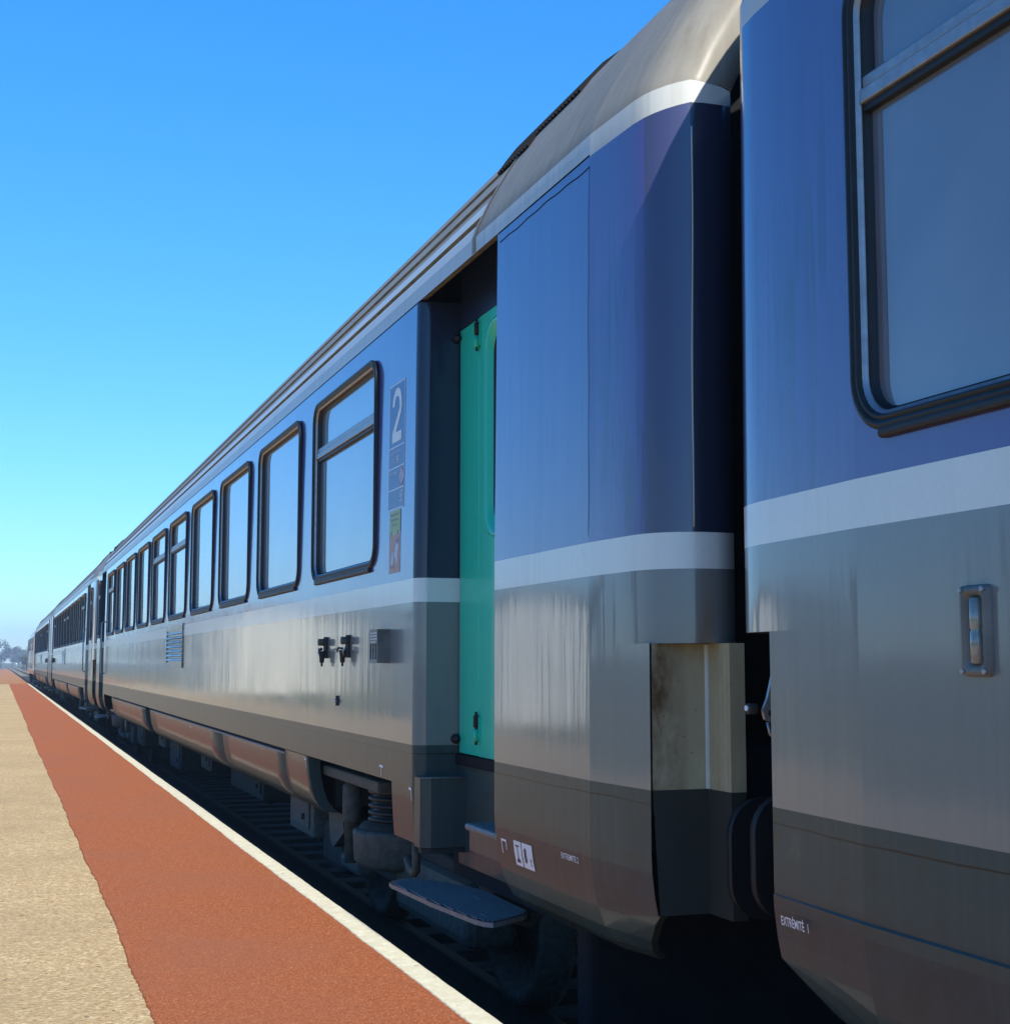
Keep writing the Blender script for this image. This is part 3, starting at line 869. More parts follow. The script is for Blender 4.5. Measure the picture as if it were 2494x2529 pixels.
mb = MB(); q = RING[7]; zz_ = [1.99+k*.05 for k in range(25)]
mb.tube([(sx(dxz(z)+q[1]+.004+.0015*math.sin(z*7)), q[0]+.0005, z) for z in zz_], .0032, 'band', 6)  # pale line imitating the highlight down the coach-end corner
build(mb, 'corner_highlight', c1)
# panel seams of coach 1
mb = MB(); pts = [(.472+.003*math.sin(z*5)+.002*math.sin(z*17), z) for z in [2.0+k*.06 for k in range(21)]]
mb.grid([[(sx(dxz(z))-.0012, y, z), (sx(dxz(z))-.0012, y+.0028, z)] for y, z in pts], 'void', smooth=False)
build(mb, 'panel_seam', c1)
mb = MB(); rr_ = [(y, 3.200+.0025*math.sin(y*9)+.002*math.sin(y*31)) for y in [.47+k*.05 for k in range(19)]]
mb.grid([[(sx(dxz(z))-.0012, y, z), (sx(dxz(z))-.0012, y, z+.004)] for y, z in rr_], 'void', smooth=False)
build(mb, 'panel_seam', c1)
# ---- markings of coach 1
def mk_box(name, parent, y0, y1, z0, z1, mat, off):
    mb = MB(); x = sx(dxz((z0+z1)/2))-off
    mb.box(x, x+.0012, y0, y1, z0, z1, mat); return build(mb, name, parent)
Y = lambda w: w-3.785
def on_wall(mb): mb.v = [(sx(dxz(c))+a, b, c) for a, b, c in mb.v]; return mb
pn = MB(); x = 0.
pn.box(x-.0010, x, Y(6.512), Y(6.800), 2.322, 2.928, 'panelblue'); on_wall(pn)
panel = build(pn, 'notice_panel', c1)
ln = MB()
def hl(z, w=.006): ln.box(x-.0016, x-.0011, Y(6.512), Y(6.800), z-w/2, z+w/2, 'markdim')
for z in (2.926, 2.622, 2.522, 2.418, 2.324): hl(z)
for yy in (6.512, 6.797): ln.box(x-.0016, x-.0011, Y(yy), Y(yy)+.006, 2.322, 2.928, 'markdim')
build(on_wall(ln), 'notice_border', panel)
def ptext(name, txt, yl, yr, z, h, mat, bold=0.):
    return put_text(name, panel, txt, Y(yl), z, h, yl-yr, mat, off=.0018, bold=bold)
def figure2():
    # hand-drawn bold condensed 2
    ol = []; w = .170; h = .262; t_ = .040
    cx_ = w/2; r = w/2; cz_ = h-r*1.02
    outer = []; inner = []
    for k in range(15):
        a = R(180-k*15); outer.append((cx_+r*math.cos(a), cz_+r*1.0*math.sin(a)))
        inner.append((cx_+(r-t_)*math.cos(a), cz_+(r-t_)*math.sin(a)))
    outer += [(.068, .048)]; inner += [(.0, .046)]
    mb = MB()
    for i in range(len(outer)-1):
        q = [outer[i], outer[i+1], inner[i+1], inner[i]]
        mb.face([(0, -a, b) for a, b in q], 'mark')
    mb.face([(0, -a, b) for a, b in [(0, 0), (w, 0), (w, .046), (.068, .048), (0, .046)]], 'mark')
    return mb
f2 = figure2(); f2.v = [(-.0020, Y(6.742)+b*1.0, 2.645+c) for a, b, c in f2.v]; on_wall(f2)
build(f2, 'figure_two', panel)
ptext('lettering', 'Accès aux places', 6.786, 6.566, 2.590, .018, 'markdim')
ptext('lettering', '11 : 58', 6.748, 6.612, 2.543, .034, 'markdim', .01)
ptext('lettering', 'Non fumeurs', 6.782, 6.630, 2.490, .018, 'markdim')
ns = MB()
def ring(mb, yc, zc, r0, r1, mat, xo, n=24):
    pts = [(math.cos(2*math.pi*k/n), math.sin(2*math.pi*k/n)) for k in range(n)]
    mb.grid([[(xo, yc+a*r1, zc+b*r1) for a, b in pts], [(xo, yc+a*r0, zc+b*r0) for a, b in pts]], mat, False, True)
xn = .0028
ring(ns, Y(6.562), 2.470, .0, .036, 'stick_w', xn-.0046); ring(ns, Y(6.562), 2.470, .033, .043, 'stick_r', xn-.0050)
ns.face([(xn-.0052, Y(6.590), 2.445), (xn-.0052, Y(6.583), 2.439), (xn-.0052, Y(6.534), 2.495), (xn-.0052, Y(6.541), 2.501)], 'stick_r')
build(on_wall(ns), 'no_smoking_sign', panel)
ic = MB()
for a, b, c, d in ((6.535, 6.580, 2.398, 2.403), (6.535, 6.539, 2.345, 2.403), (6.576, 6.580, 2.372, 2.403), (6.550, 6.572, 2.376, 2.384), (6.556, 6.562, 2.350, 2.392), (6.562, 6.585, 2.352, 2.357)):
    ic.box(xn-.0046, xn-.0036, Y(a), Y(b), c, d, 'markdim')
build(on_wall(ic), 'pictogram', panel)
sk_ = MB(); xs_ = -.0014
sk_.box(xs_, xs_+.0012, Y(6.563), Y(6.765), 2.020, 2.205, 'stick_o')
wav = [(Y(6.563)+.202*k/12, 2.205+.012*math.sin(k*.9)+.01) for k in range(13)]
sk_.v += []; 
sk_.face([(xs_-.0004, a, b-.012) for a, b in wav]+[(xs_-.0004, Y(6.765), 2.316), (xs_-.0004, Y(6.563), 2.316)], 'stick_y')
on_wall(sk_); st = build(sk_, 'passenger_sticker', c1)
sw = MB()
def blob(mb, y, z, ry, rz, rot, mat, xo):
    pts = [(ry*math.cos(2*math.pi*k/18), rz*math.sin(2*math.pi*k/18)*(1+.15*math.cos(4*math.pi*k/18))) for k in range(18)]
    c_, s_ = math.cos(rot), math.sin(rot)
    mb.face([(xo, y+a*c_-b*s_, z+a*s_+b*c_) for a, b in pts], mat)
blob(sw, Y(6.700), 2.090, .024, .040, .35, 'stick_w', xs_-.0006); blob(sw, Y(6.632), 2.125, .026, .048, .5, 'stick_w', xs_-.0008)
blob(sw, Y(6.622), 2.080, .014, .026, .0, 'stick_w', xs_-.0010); blob(sw, Y(6.612), 2.168, .020, .014, .0, 'stick_b', xs_-.0012)
build(on_wall(sw), 'pale_shapes', st)
for txt, z, yl, yr in (('Merci de laisser', 2.293, 6.750, 6.580), ('descendre', 2.268, 6.735, 6.600), ('avant', 2.244, 6.715, 6.625)):
    put_text('lettering', st, txt, Y(yl), z, .012, yl-yr, 'stick_b', off=.0025)
put_text('lettering', st, 'merci', Y(6.755), 2.045, .014, .09, 'stick_b', off=.0025)

# lifting plate sign, corner marks, end lettering
def on_side(mb, name, parent, off=.002):
    mb.v = [(sx(dxz(c))-off-a, b, c) for a, b, c in mb.v]
    return build(mb, name, parent)
def cells(mb, y0, y1, z0, z1, mat, a=0.):
    n = 4
    for k in range(n):
        za, zb = z0+(z1-z0)*k/n, z0+(z1-z0)*(k+1)/n
        mb.face([(a, y0, za), (a, y1, za), (a, y1, zb), (a, y0, zb)], mat)
lp = MB(); cells(lp, Y(4.908), Y(4.985), .885, .972, 'mark'); cells(lp, Y(4.795), Y(4.900), .885, .972, 'mark')
lps = on_side(lp, 'lifting_plate', c1)
hk = MB()
for a, b, z0, z1 in ((4.930, 4.965, .952, .957), (4.945, 4.950, .905, .952)): hk.face([(0, Y(a), z0), (0, Y(b), z0), (0, Y(b), z1), (0, Y(a), z1)], 'ink')
hk.face([(0, Y(4.928), .897), (0, Y(4.966), .897), (0, Y(4.957), .908), (0, Y(4.947), .914), (0, Y(4.937), .908)], 'ink')
on_side(hk, 'lifting_symbol', lps, .004)
e8 = text_mesh('8', .048, .62, 'ink', bold=.035); e8.v = [(a, b+Y(4.878), c+.906) for a, b, c in e8.v]; on_side(e8, 'figure_eight', lps, .004)
et = text_mesh('t', .036, .75, 'ink'); et.v = [(a, b+Y(4.822), c+.898) for a, b, c in et.v]; on_side(et, 'letter_t', lps, .004)
ex = text_mesh('EXTREMITE 2', .019, 1, 'mark', bold=.01); w = max(-b for a, b, c in ex.v); ex.v = [(a, b*(.150/w)+Y(4.512), c+.968) for a, b, c in ex.v]; on_side(ex, 'end_lettering', c1)
def corner_mark(parent, y, z, kind):
    mb = MB()
    if kind == 'T': q = [(-.035, .035, 0, .012), (-.004, .004, -.040, 0)]
    elif kind == '7': q = [(-.022, .020, 0, .012), (-.022, -.015, -.045, 0)]
    else: q = [(-.030, .028, 0, .008), (-.030, -.024, -.028, 0), (.020, .028, -.045, 0)]
    for a, b, c, d in q:
        mb.face([(0, y+a, z+c), (0, y+b, z+c), (0, y+b, z+d), (0, y+a, z+d)], 'mark')
    on_side(mb, 'painted_mark', parent)
corner_mark(c1, Y(6.878), 1.100, 'T'); corner_mark(c1, Y(6.358), 1.035, '7'); corner_mark(c1, Y(5.095), .955, 'c')
corner_mark(c1, Y(8.72), 1.02, '7'); corner_mark(c1, Y(14.3), .98, 'T')
# coach 0: end lettering, side lamp, ledge strip, coupling bracket
y0c = 3.41-L
ex = text_mesh('EXTRÉMITÉ  1', .021, 1, 'mark', bold=.01); w = max(-b for a, b, c in ex.v); ex.v = [(a, b*(.122/w)+3.083-y0c, c+.972) for a, b, c in ex.v]; on_side(ex, 'end_lettering', c0, .006)
lm = MB(); ya, yb, za, zb = 2.276-y0c, 2.362-y0c, 1.553, 1.727
rows = []
for ins, out in ((0, 0), (.002, .012), (.012, .016), (.020, .010), (.024, .004)):
    rows.append([(sx(0)-out, (ya+yb)/2+a, (za+zb)/2+b) for a, b in rr_pts(.043-ins, .087-ins, .012)])
for r0, r1 in zip(rows, rows[1:]): lm.grid([r0, r1], 'sill', True, True)
lamp = build(lm, 'side_lamp', c0)
lg = MB(); lg.lathe((sx(0)-.004, (ya+yb)/2, za+.024), (0, 0, 1), [(0, .004), (.002, .014), (.06, .014), (.064, .011), (.068, .014), (.124, .014), (.126, .004)], 'lampglass', 16)
lg.face([(sx(0)-.003, ya+.02, za+.02), (sx(0)-.003, yb-.02, za+.02), (sx(0)-.003, yb-.02, zb-.02), (sx(0)-.003, ya+.02, zb-.02)], 'step')
build(lg, 'lamp_lens', lamp)
for a in (ya+.010, yb-.010):
    for b in (za+.010, zb-.010):
        sc4 = MB(); sc4.cyl((sx(0)-.019, a, b), (sx(0)-.012, a, b), .005, 'alu', n=8); build(sc4, 'screw', lamp)
led = MB(); zz = [(.7, .098), ]
yl0 = L-1.50
led.grid([[(sx(dxz(z)-o), y, z) for z, o in ((.70, .003), (.72, .005), (.75, .006), (.79, .007), (.85, .007), (.93, .007), (1.0, .007), (1.030, .007), (1.034, .001))] for y in (yl0, L-FE)], 'dark', smooth=False)
LZ = ((.735, .005), (.75, .006), (.79, .007), (.84, .007), (.88, .007), (.93, .007), (1.0, .007), (1.030, .007), (1.034, .001))
def lend(z): return L-.257 if z >= .88 else fmap(.20+.20*((.88-z)/.162)**.9)
led.grid([[(sx(dxz(z)-o+.025*t_), (L-FE)+(lend(z)-(L-FE))*t_, z) for z, o in LZ] for t_ in (0, .5, 1)], 'dark', smooth=False)
build(led, 'lower_valance', c0)
bk = MB()
bo = [(1.93, 1.66), (1.862, 1.60), (1.834, 1.49), (1.82, 1.46), (1.826, 1.437), (1.87, 1.418), (1.93, 1.418)]
bk.face([(a-XC, L-.11, b) for a, b in bo], 'alu'); bk.face([(a-XC, L-.12, b) for a, b in bo][::-1], 'alu')
for i in range(len(bo)):
    a, b = bo[i], bo[(i+1) % len(bo)]; bk.face([(a[0]-XC, L-.11, a[1]), (b[0]-XC, L-.11, b[1]), (b[0]-XC, L-.12, b[1]), (a[0]-XC, L-.12, a[1])], 'alu')
bk.cyl((1.845-XC, L-.125, 1.452), (1.845-XC, L-.104, 1.452), .010, 'irond', n=12)
bk.cyl((1.79-XC, L-.095, 1.463), (1.815-XC, L-.095, 1.463), .014, 'irond', n=12); bk.cyl((1.785-XC, L-.095, 1.465), (1.79-XC, L-.095, 1.465), .007, 'mark', n=12)
bk.tube([(1.835-XC, L-.115, 1.43), (1.842-XC, L-.115, 1.40), (1.875-XC, L-.115, 1.375)], .004, 'alu', 8)
build(bk, 'coupling_bracket', c0)

# ------------------------------------------------------------------ locomotive
def loco():
    t = empty('locomotive', (XC, 83.1, 0)); tag(t, 'boxy grey locomotive with dark cab end at the head of the train', 'locomotive')
    LL = 17.6
    mb = MB(); sec = [(-1.40, .95), (-1.46, 1.15), (-1.46, 2.0), (-1.44, 3.0), (-1.36, 3.25)]
    m4 = ['locogrey', 'locogrey', 'locoblue', 'locogrey']
    full = sec+[(-x, z) for x, z in sec[::-1]]; ms = m4+['locogrey']+m4[::-1]
    def row(y, s): return [(x*s, y, z) for x, z in full]
    mb.grid([row(.5, .92), row(.9, 1), row(LL-.9, 1), row(LL-.3, .93)], ms, smooth=False)
    mb.face(row(.5, .92), 'locogrey'); mb.face(row(LL-.3, .93), 'locobrown')
    build(mb, 'body', t)
    r = MB(); rs = [(-1.36, 3.25), (-1.15, 3.50), (-.7, 3.66), (0, 3.70)]; rf = rs+[(-x, z) for x, z in rs[:-1][::-1]]
    r.grid([[(x*.92, .5, z-.05) for x, z in rf], [(x, 1.0, z) for x, z in rf], [(x, LL-1, z) for x, z in rf], [(x*.92, LL-.3, z-.05) for x, z in rf]], 'roof', smooth=False)
    r.box(-.9, .9, 4, 12, 3.66, 3.85, 'irond', bev=.05); build(r, 'roof', t)
    for y in (1.3, LL-2.2):
        w = MB(); w.box(-1.468, -1.45, y, y+.75, 1.25, 3.05, 'locobrown'); o = build(w, 'cab_door', t)
        p = MB(); p.box(-1.476, -1.469, y+.12, y+.62, 2.25, 2.9, 'glass'); build(p, 'pane', o)
        h = MB()
        for yy in (y-.08, y+.83): h.tube([(-1.46, yy, 1.3), (-1.53, yy, 1.33), (-1.53, yy, 2.6), (-1.46, yy, 2.63)], .018, 'alu')
        build(h, 'handrail', t)
    for k in range(6):
        g = MB(); y = 3.2+k*1.85
        g.box(-1.468, -1.458, y, y+1.4, 2.3, 3.0, 'irond')
        for q in range(8): g.box(-1.478, -1.468, y+.03, y+1.37, 2.34+q*.08, 2.37+q*.08, 'locogrey')
        build(g, 'vent_grille', t)
    for yc in (3.6, LL-3.6):
        b = MB()
        for sg in (-1, 1):
            b.box(1.1*sg-.1, 1.1*sg+.1, yc-1.9, yc+1.9, .5, .8, 'irond', bev=.03)
            for yy in (-1.2, 1.2): b.box(1.2*sg-.12, 1.2*sg+.12, yc+yy-.25, yc+yy+.25, .35, .75, 'irond', bev=.04)
        o = build(b, 'bogie', t)
        for yy in (-1.2, 1.2):
            for sg in (-1, 1): obj('wheel', CACHE['wheel'], o, (0, yc+yy, .08)).scale = (sg, 1, 1)
    b = MB(); b.box(-1.2, 1.2, 6.6, 11, .35, .95, 'irond', bev=.05); build(b, 'fuel_tank', t)
    for y in (0.0, LL):
        b = MB()
        for sg in (-1, 1):
            b.cyl((.885*sg, y-.05 if y else y+.5, 1.06), (.885*sg, y+.05 if y else y-.05, 1.06), .09, 'irond'); b.cyl((.885*sg, y-.03, 1.06), (.885*sg, y+.03, 1.06), .26, 'irond')
        b.box(-1.3, 1.3, .3 if not y else LL-.55, .55 if not y else LL-.3, .55, 1.2, 'irond', bev=.02)
        build(b, 'buffer_beam', t)
loco()

# ------------------------------------------------------------------ platform and ground
def ysamples(y0, y1):
    ys = [y0]
    while ys[-1] < y1:
        ys.append(ys[-1]+max(.02, .006*max(ys[-1], 0)))
    ys[-1] = y1; return ys
def wander(y, amp, seed):
    s = 0; a = amp
    for k, f in enumerate((.7, 2.3, 6.1, 17, 43)):
        s += a*math.sin(y*f+seed*(k+1)*1.7)*math.cos(y*f*.61+seed*3.1); a *= .6
    return s+random.uniform(-1, 1)*amp*.35
PZ = .45
mb = MB(); mb.box(-4.2, 1.545, -30, 260, -.45, PZ-.012, 'kerb'); tag(build(mb, 'platform_base'), kind='structure')
mb = MB(); mb.face([(-4.2, -30, PZ), (1.3, -30, PZ), (1.3, 83, PZ), (-4.2, 83, PZ)], 'tan')
tag(build(mb, 'platform_paving'), kind='structure')
mb = MB(); ya = ysamples(-2, 83.2)
la = [(.51+wander(y, .010, 1.3), y) for y in ya]
rows = [[(x, y, PZ-.002) for x, y in la], [(x+.004, y, PZ+.009) for x, y in la], [(1.49, y, PZ+.009) for x, y in la]]
mb.grid([[r[i] for r in rows] for i in range(len(ya))], 'red', smooth=False)
tag(build(mb, 'red_platform_strip'), kind='structure')
mb = MB()
rows = []
for y in ysamples(-2, 84):
    xi = 1.447+wander(y, .005, 4.1); xo = 1.553+wander(y, .0025, 9.2)
    rows.append([(xi, y, PZ+.006), (xi+.004, y, PZ+.0125), (xo-.012, y, PZ+.0125), (xo, y, PZ+.002), (xo, y, PZ-.06), (1.553, y, -.45)])
mb.grid(rows, ['edge', 'edge', 'edge', 'kerb', 'kerb'], smooth=False)
tag(build(mb, 'platform_edge'), kind='structure')
mb = MB(); ys = ysamples(82.8, 258)
mb.grid([[(-4.2, y, PZ+.013), (1.50+wander(y, .01, 3), y, PZ+.013), (1.54, y, PZ-.1), (1.56, y, -.4)] for y in ys], ['orange', 'orange', 'kerb'], smooth=False)
tag(build(mb, 'platform_far_surface'), kind='structure')

G = -.26
mb = MB(); mb.face([(-3000, -400, G-.45), (3000, -400, G-.45), (3000, 5000, G-.45), (-3000, 5000, G-.45)], 'field'); tag(build(mb, 'ground'), kind='structure')
# ballast bed as a slightly uneven sheet
def bed(name, x0, x1, y0, y1, mat, nx, step):
    mb = MB(); rows = []; y = y0
    while True:
        r = []
        for k in range(nx+1):
            x = x0+(x1-x0)*k/nx
            d = min(k, nx-k)
            r.append((x, y, G+random.uniform(-.02, .02)-(0.42 if d == 0 else 0)))
        rows.append(r)
        if y >= y1: break
        y = min(y+step*(1 if y < 30 else 6), y1)
    mb.grid(rows, mat, smooth=False); tag(build(mb, name), kind='structure')
bed('track_bed', 1.2, 9.6, -25, 100, 'ballast', 40, .25)
bed('far_track_bed', 1.2, 9.6, 100, 700, 'ballastpale', 10, 3)
mb = MB(); mb.face([(9.4, -50, G-.3), (60, -50, G-.3), (60, 700, G-.3), (9.4, 700, G-.3)], 'ballastpale'); tag(build(mb, 'verge'), kind='structure')
def rail_obj(x, y0, y1, lab):
    mb = MB()
    sec = [(-.07, -.16), (-.07, -.145), (-.012, -.125), (-.010, -.045), (-.035, -.03), (-.036, -.004), (-.028, 0), (.028, 0), (.036, -.004), (.035, -.03), (.010, -.045), (.012, -.125), (.07, -.145), (.07, -.16)]
    mb.grid([[(x+a, y, b) for a, b in sec] for y in (y0, y1)], 'rail', smooth=False)
    o = build(mb, 'rail'); tag(o, lab, 'rail', 'rails along the platform')
rail_obj(XC-.7535, -25, 700, 'steel rail nearest the platform edge, under the train')
rail_obj(XC+.7535, -25, 700, 'steel rail under the far side of the train')
rail_obj(7.0-.7535, -25, 700, 'near rail of the second track beyond the train')
rail_obj(7.0+.7535, -25, 700, 'far rail of the second track beyond the train')
sl = MB()
for xc_ in (XC, 7.0):
    y = -20.
    while y < 200:
        if len(sl.f) < 200000: sl.box(xc_-1.3, xc_+1.3, y, y+.26, G-.05, -.17, 'wood')
        y += .6
tag(build(sl, 'sleepers'), 'grey sleepers bedded in dark ballast below the train', 'sleepers', kind='stuff')
# loose ballast stones near the camera
bs = MB()
for k in range(2600):
    y = 4+26*random.random()**1.5; x = random.uniform(1.62, 4.6); s = random.uniform(.018, .038)
    z = G+.01+random.uniform(0, .02)
    p = [Vector((random.uniform(-1, 1), random.uniform(-1, 1), random.uniform(-1, 1))).normalized()*s*random.uniform(.8, 1.2)+Vector((x, y, z+s*.4)) for _ in range(6)]
    for q in ((0, 1, 2), (0, 2, 3), (0, 3, 4), (1, 4, 5), (2, 5, 3), (1, 2, 5), (0, 1, 4), (3, 4, 5)): bs.face([p[i] for i in q], 'ballast')
me = bpy.data.meshes.new('ballast_stones'); me.from_pydata(bs.v, [], bs.f); me.materials.append(M['ballast'])
tag(obj('ballast_stones', me), 'dark loose track ballast stones beside the rails', 'ballast', kind='stuff')

# ------------------------------------------------------------------ trees, buildings
def tree(x, y, h, w, label, mat='leaf', n=900, gz=G-.4, grp='trees beyond the tracks', shape=1.):
    t = empty('tree', (x, y, gz)); tag(t, label, 'tree', grp)
    tr = MB(); tr.cyl((0, 0, 0), (random.uniform(-.2, .2), 0, h*.55), h*.022+.04, 'bark', r1=h*.010, n=8)
    for k in range(9):
        a = random.uniform(0, 6.28); z0 = h*random.uniform(.22, .6); l = w*random.uniform(.35, .8)
        tr.cyl((0, 0, z0), (l*math.cos(a), l*math.sin(a), z0+h*random.uniform(.15, .38)), h*.009+.015, 'bark', r1=.012, n=5)
    build(tr, 'trunk', t)
    cr = MB(); cl = []
    for k in range(16):
        a = random.uniform(0, 6.28); rr = w*math.sqrt(random.random())*.8; z = h*random.uniform(.32, .92)
        rr *= max(.25, 1-abs(z/h-.55)*1.3)
        cl.append((rr*math.cos(a), rr*math.sin(a), z, random.uniform(.18, .36)*w))
    vv = []; ff = []
    for k in range(n):
        c = random.choice(cl); d = Vector((random.gauss(0, 1), random.gauss(0, 1), random.gauss(0, .8))); d = d.normalized()*c[3]*random.random()**.4
        p = Vector(c[:3])+d; s = w*random.uniform(.03, .075)
        u = Vector((random.gauss(0, 1), random.gauss(0, 1), random.gauss(0, 1))).normalized(); v = u.orthogonal().normalized()
        i = len(vv); vv += [p-u*s, p+v*s*.7, p+u*s, p-v*s*.7]; ff.append((i, i+1, i+2, i+3))
    me = bpy.data.meshes.new('crown'); me.from_pydata(vv, [], ff); me.materials.append(M[mat]); obj('crown', me, t)
rnd = random.Random(3)
far = [(-6, 620, 11), (0.5, 600, 10), (5, 640, 8.5), (10.5, 650, 7.5), (16, 640, 7.5), (21, 660, 8)]
for i, (x, y, h) in enumerate(far):
    tree(x, y, h, 6.0, ['hazy blue tree at the left edge of the picture', 'hazy tree just right of the picture edge, tallest of the far row', 'faint low tree in the middle of the far row', 'faint low tree beyond the white lamps', 'faint tree of the far row just left of the dark clump', 'faint tree of the far row behind the dark clump'][i], 'leaf', 1500)
near = [(5.5, 330, 3.6, 2.4), (7.6, 335, 4.6, 3.0), (9.6, 325, 5.4, 3.0), (12.5, 330, 6.8, 3.4), (16, 335, 8, 4), (20, 330, 9, 4.5)]
labs = ['lowest bush at the left tip of the dark clump', 'low bush second from the left tip of the dark clump', 'dark bushy tree rising beside the locomotive', 'dark tree touching the locomotive edge', 'dark tree hidden mostly behind the locomotive', 'tallest dark tree behind the locomotive']
for (x, y, h, w), l in zip(near, labs): tree(x, y, h, w, l, 'leaf2', 1500)
# trees and buildings left of the platform, seen mirrored in the paintwork and glass
for i, (x, y, h) in enumerate([(-26, 200, 9), (-31, 232, 12), (-36, 268, 13), (-30, 300, 12), (-40, 335, 15), (-24, 128, 7), (-45, 160, 11)]):
    tree(x, y, h, h*.38, ['bushy tree across the platform, first of the reflected row', 'second tree of the reflected row', 'third tree of the reflected row', 'fourth tree of the reflected row', 'tallest tree of the reflected row', 'small tree beside the station house', 'tree behind the goods shed'][i], 'leaf2', 1500, grp='trees across the platform')
for i in range(13):
    yy = 45+i*27+rnd.uniform(-5, 5); xx = -30-rnd.uniform(0, 10)
    tree(xx, yy, 6.5+rnd.uniform(0, 2.5)+i*.25, 5.5+i*.3, 'hedgerow tree of the long row across the platform', 'leaf2', 700, grp='hedgerow across the platform')
def house(name, x0, x1, y0, y1, h, rh, label, cat, roofm='tile', wallm='render', nw=4, doors=True, gz=None):
    gz = G-.4 if gz is None else gz
    t = empty(name, ((x0+x1)/2, (y0+y1)/2, gz)); tag(t, label, cat)
    a, b = (x1-x0)/2, (y1-y0)/2; H = h-gz
    w = MB(); w.box(-a, a, -b, b, 0, H, wallm)
    for s in (-1, 1): w.face([(-a, b*s, H), (a, b*s, H), (0, b*s, H+rh)], wallm)
    build(w, 'wall', t)
    r = MB(); e = .35
    for s in (-1, 1):
        k = rh/a
        p = [(s*(a+e), -b-e, H-e*k), (s*(a+e), b+e, H-e*k), (0, b+e, H+rh), (0, -b-e, H+rh)]
        r.face(p, roofm); r.face([(x, y, z+.12) for x, y, z in p], roofm)
        for i in range(4): q, q2 = p[i], p[(i+1) % 4]; r.face([q, q2, (q2[0], q2[1], q2[2]+.12), (q[0], q[1], q[2]+.12)], roofm)
    build(r, 'roof', t)
    for k in range(nw):
        y = -b+(k+.5)*2*b/nw
        f = MB(); f.box(a, a+.05, y-.5, y+.5, H*.38, H*.8, 'sill'); o = build(f, 'window', t)
        p = MB(); p.box(a+.05, a+.06, y-.42, y+.42, H*.40, H*.78, 'glass'); build(p, 'pane', o)
house('station_house', -21, -12, 108, 130, 4.6, 1.8, 'cream station building with a tiled roof across the platform', 'building', nw=6)
house('goods_shed', -17, -12.8, 50, 60, 3.6, .8, 'pale goods shed across the platform', 'building', wallm='whitewall', roofm='irond', nw=2)
house('far_cottage', -2.2, -.1, 420, 426, 2.6, .9, 'tiny white cottage at the left picture edge beyond the platform end', 'building', wallm='whitewall', nw=1)
house('far_hut', 7.2, 8.4, 300, 302, .95, .3, 'tiny white trackside hut left of the dark bushes', 'building', wallm='whitewall', nw=1)
def post(x, y, h, label, r=.22):
    t = empty('signal_post', (x, y, G)); tag(t, label, 'signal')
    p = MB(); p.cyl((0, 0, 0), (0, 0, h), .05, 'alu', n=8); build(p, 'post', t)
    d = MB(); d.lathe((0, -.06, h), (0, -1, 0), [(0, 0), (0, r), (.05, r), (.05, 0)], 'whitewall', 20); build(d, 'disc', t)
post(5.6, 260, 1.95, 'white round signal disc on a post, the brightest dot beyond the tracks', .30)
post(6.3, 262, 1.2, 'small white disc on a short post right of the brightest dot', .18)
post(3.4, 330, 1.6, 'pale thin signal post in the middle of the far verge', .16)

# ------------------------------------------------------------------ haze
hz = MB(); hz.box(-120, 120, -60, 720, G-1.6, 16.5, 'void')
me = hz.mesh('haze'); me.materials.clear()
hm = bpy.data.materials.new('haze_air'); hm.use_nodes = True; nt = hm.node_tree; nt.nodes.clear()
out = nt.nodes.new('ShaderNodeOutputMaterial'); pv = nt.nodes.new('ShaderNodeVolumePrincipled')
pv.inputs['Color'].default_value = (.62, .80, 1, 1); pv.inputs['Density'].default_value = .0011; pv.inputs['Anisotropy'].default_value = .2
nt.links.new(pv.outputs[0], out.inputs['Volume']); me.materials.append(hm)
HAZE = True
if HAZE: tag(obj('haze', me), 'thin blue air haze over the far tracks', 'haze', kind='stuff')

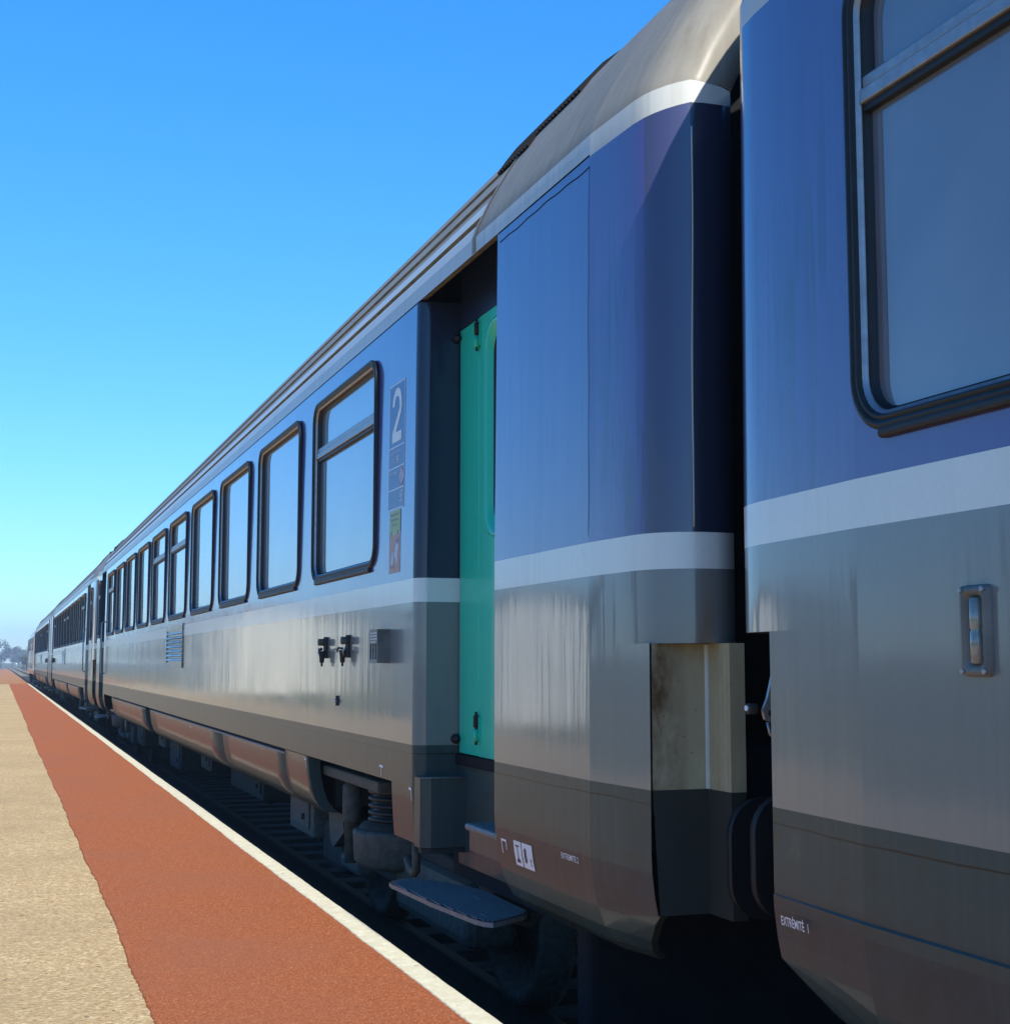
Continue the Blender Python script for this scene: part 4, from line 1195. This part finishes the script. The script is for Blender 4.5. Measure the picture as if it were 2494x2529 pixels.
# ------------------------------------------------------------------ light
t_, s_ = .66, .045
d = Vector((-s_, 1, -t_)).normalized()           # travel direction of sunlight
su = bpy.data.lights.new('sun', 'SUN'); su.energy = 4.0; su.angle = R(.5); su.color = (1, .93, .80)
so = bpy.data.objects.new('sun', su); COL.objects.link(so); so.rotation_euler = d.to_track_quat('-Z', 'Y').to_euler(); so.location = (0, 0, 30)
wd = bpy.data.worlds.new('World'); sc.world = wd; wd.use_nodes = True; nt = wd.node_tree
bg = nt.nodes['Background']; sky = nt.nodes.new('ShaderNodeTexSky'); sky.sky_type = 'NISHITA'; sky.sun_disc = False
sky.sun_elevation = math.atan(t_); sky.sun_rotation = math.atan2(s_, -1)   # sun behind the camera (-Y)
sky.air_density = 1.0; sky.dust_density = .1; sky.ozone_density = 2.0; sky.altitude = 0
hsv = nt.nodes.new('ShaderNodeHueSaturation'); hsv.inputs['Saturation'].default_value = 1.15
mulc = nt.nodes.new('ShaderNodeMix'); mulc.data_type = 'RGBA'; mulc.blend_type = 'MULTIPLY'; mulc.inputs[0].default_value = 1
mulc.inputs[7].default_value = (.50, .90, 1.25, 1)
tc = nt.nodes.new('ShaderNodeTexCoord'); sp = nt.nodes.new('ShaderNodeSeparateXYZ'); nt.links.new(tc.outputs['Generated'], sp.inputs[0])
grad = mix(nt, ramp(nt, sp.outputs[2], .0, .42), (.36, .53, .87), (.25, .79, 1.15)); nt.links.new(grad, mulc.inputs[7])
nt.links.new(sky.outputs[0], hsv.inputs['Color']); nt.links.new(hsv.outputs[0], mulc.inputs[6]); nt.links.new(mulc.outputs[2], bg.inputs['Color'])
bg.inputs['Strength'].default_value = .12

# ------------------------------------------------------------------ camera
cam = bpy.data.cameras.new('camera'); co = bpy.data.objects.new('camera', cam); COL.objects.link(co)
co.location = (0, 0, 1.6)
psi, th = R(19.011857877), R(5.891751)
F = Vector((math.sin(psi)*math.cos(th), math.cos(psi)*math.cos(th), math.sin(th)))
Rv = Vector((math.cos(psi), -math.sin(psi), 0)); Uv = Rv.cross(F)
co.rotation_euler = Matrix((Rv, Uv, -F)).transposed().to_euler()
cam.sensor_fit = 'VERTICAL'; cam.sensor_height = 56; cam.lens = 3600/2529*56; cam.clip_end = 6000; cam.clip_start = .05
sc.camera = co
sc.render.engine = 'CYCLES'
sc.view_settings.view_transform = 'Standard'; sc.view_settings.look = 'None'; sc.view_settings.gamma = 1; sc.view_settings.exposure = .85
sc.view_settings.use_curve_mapping = False
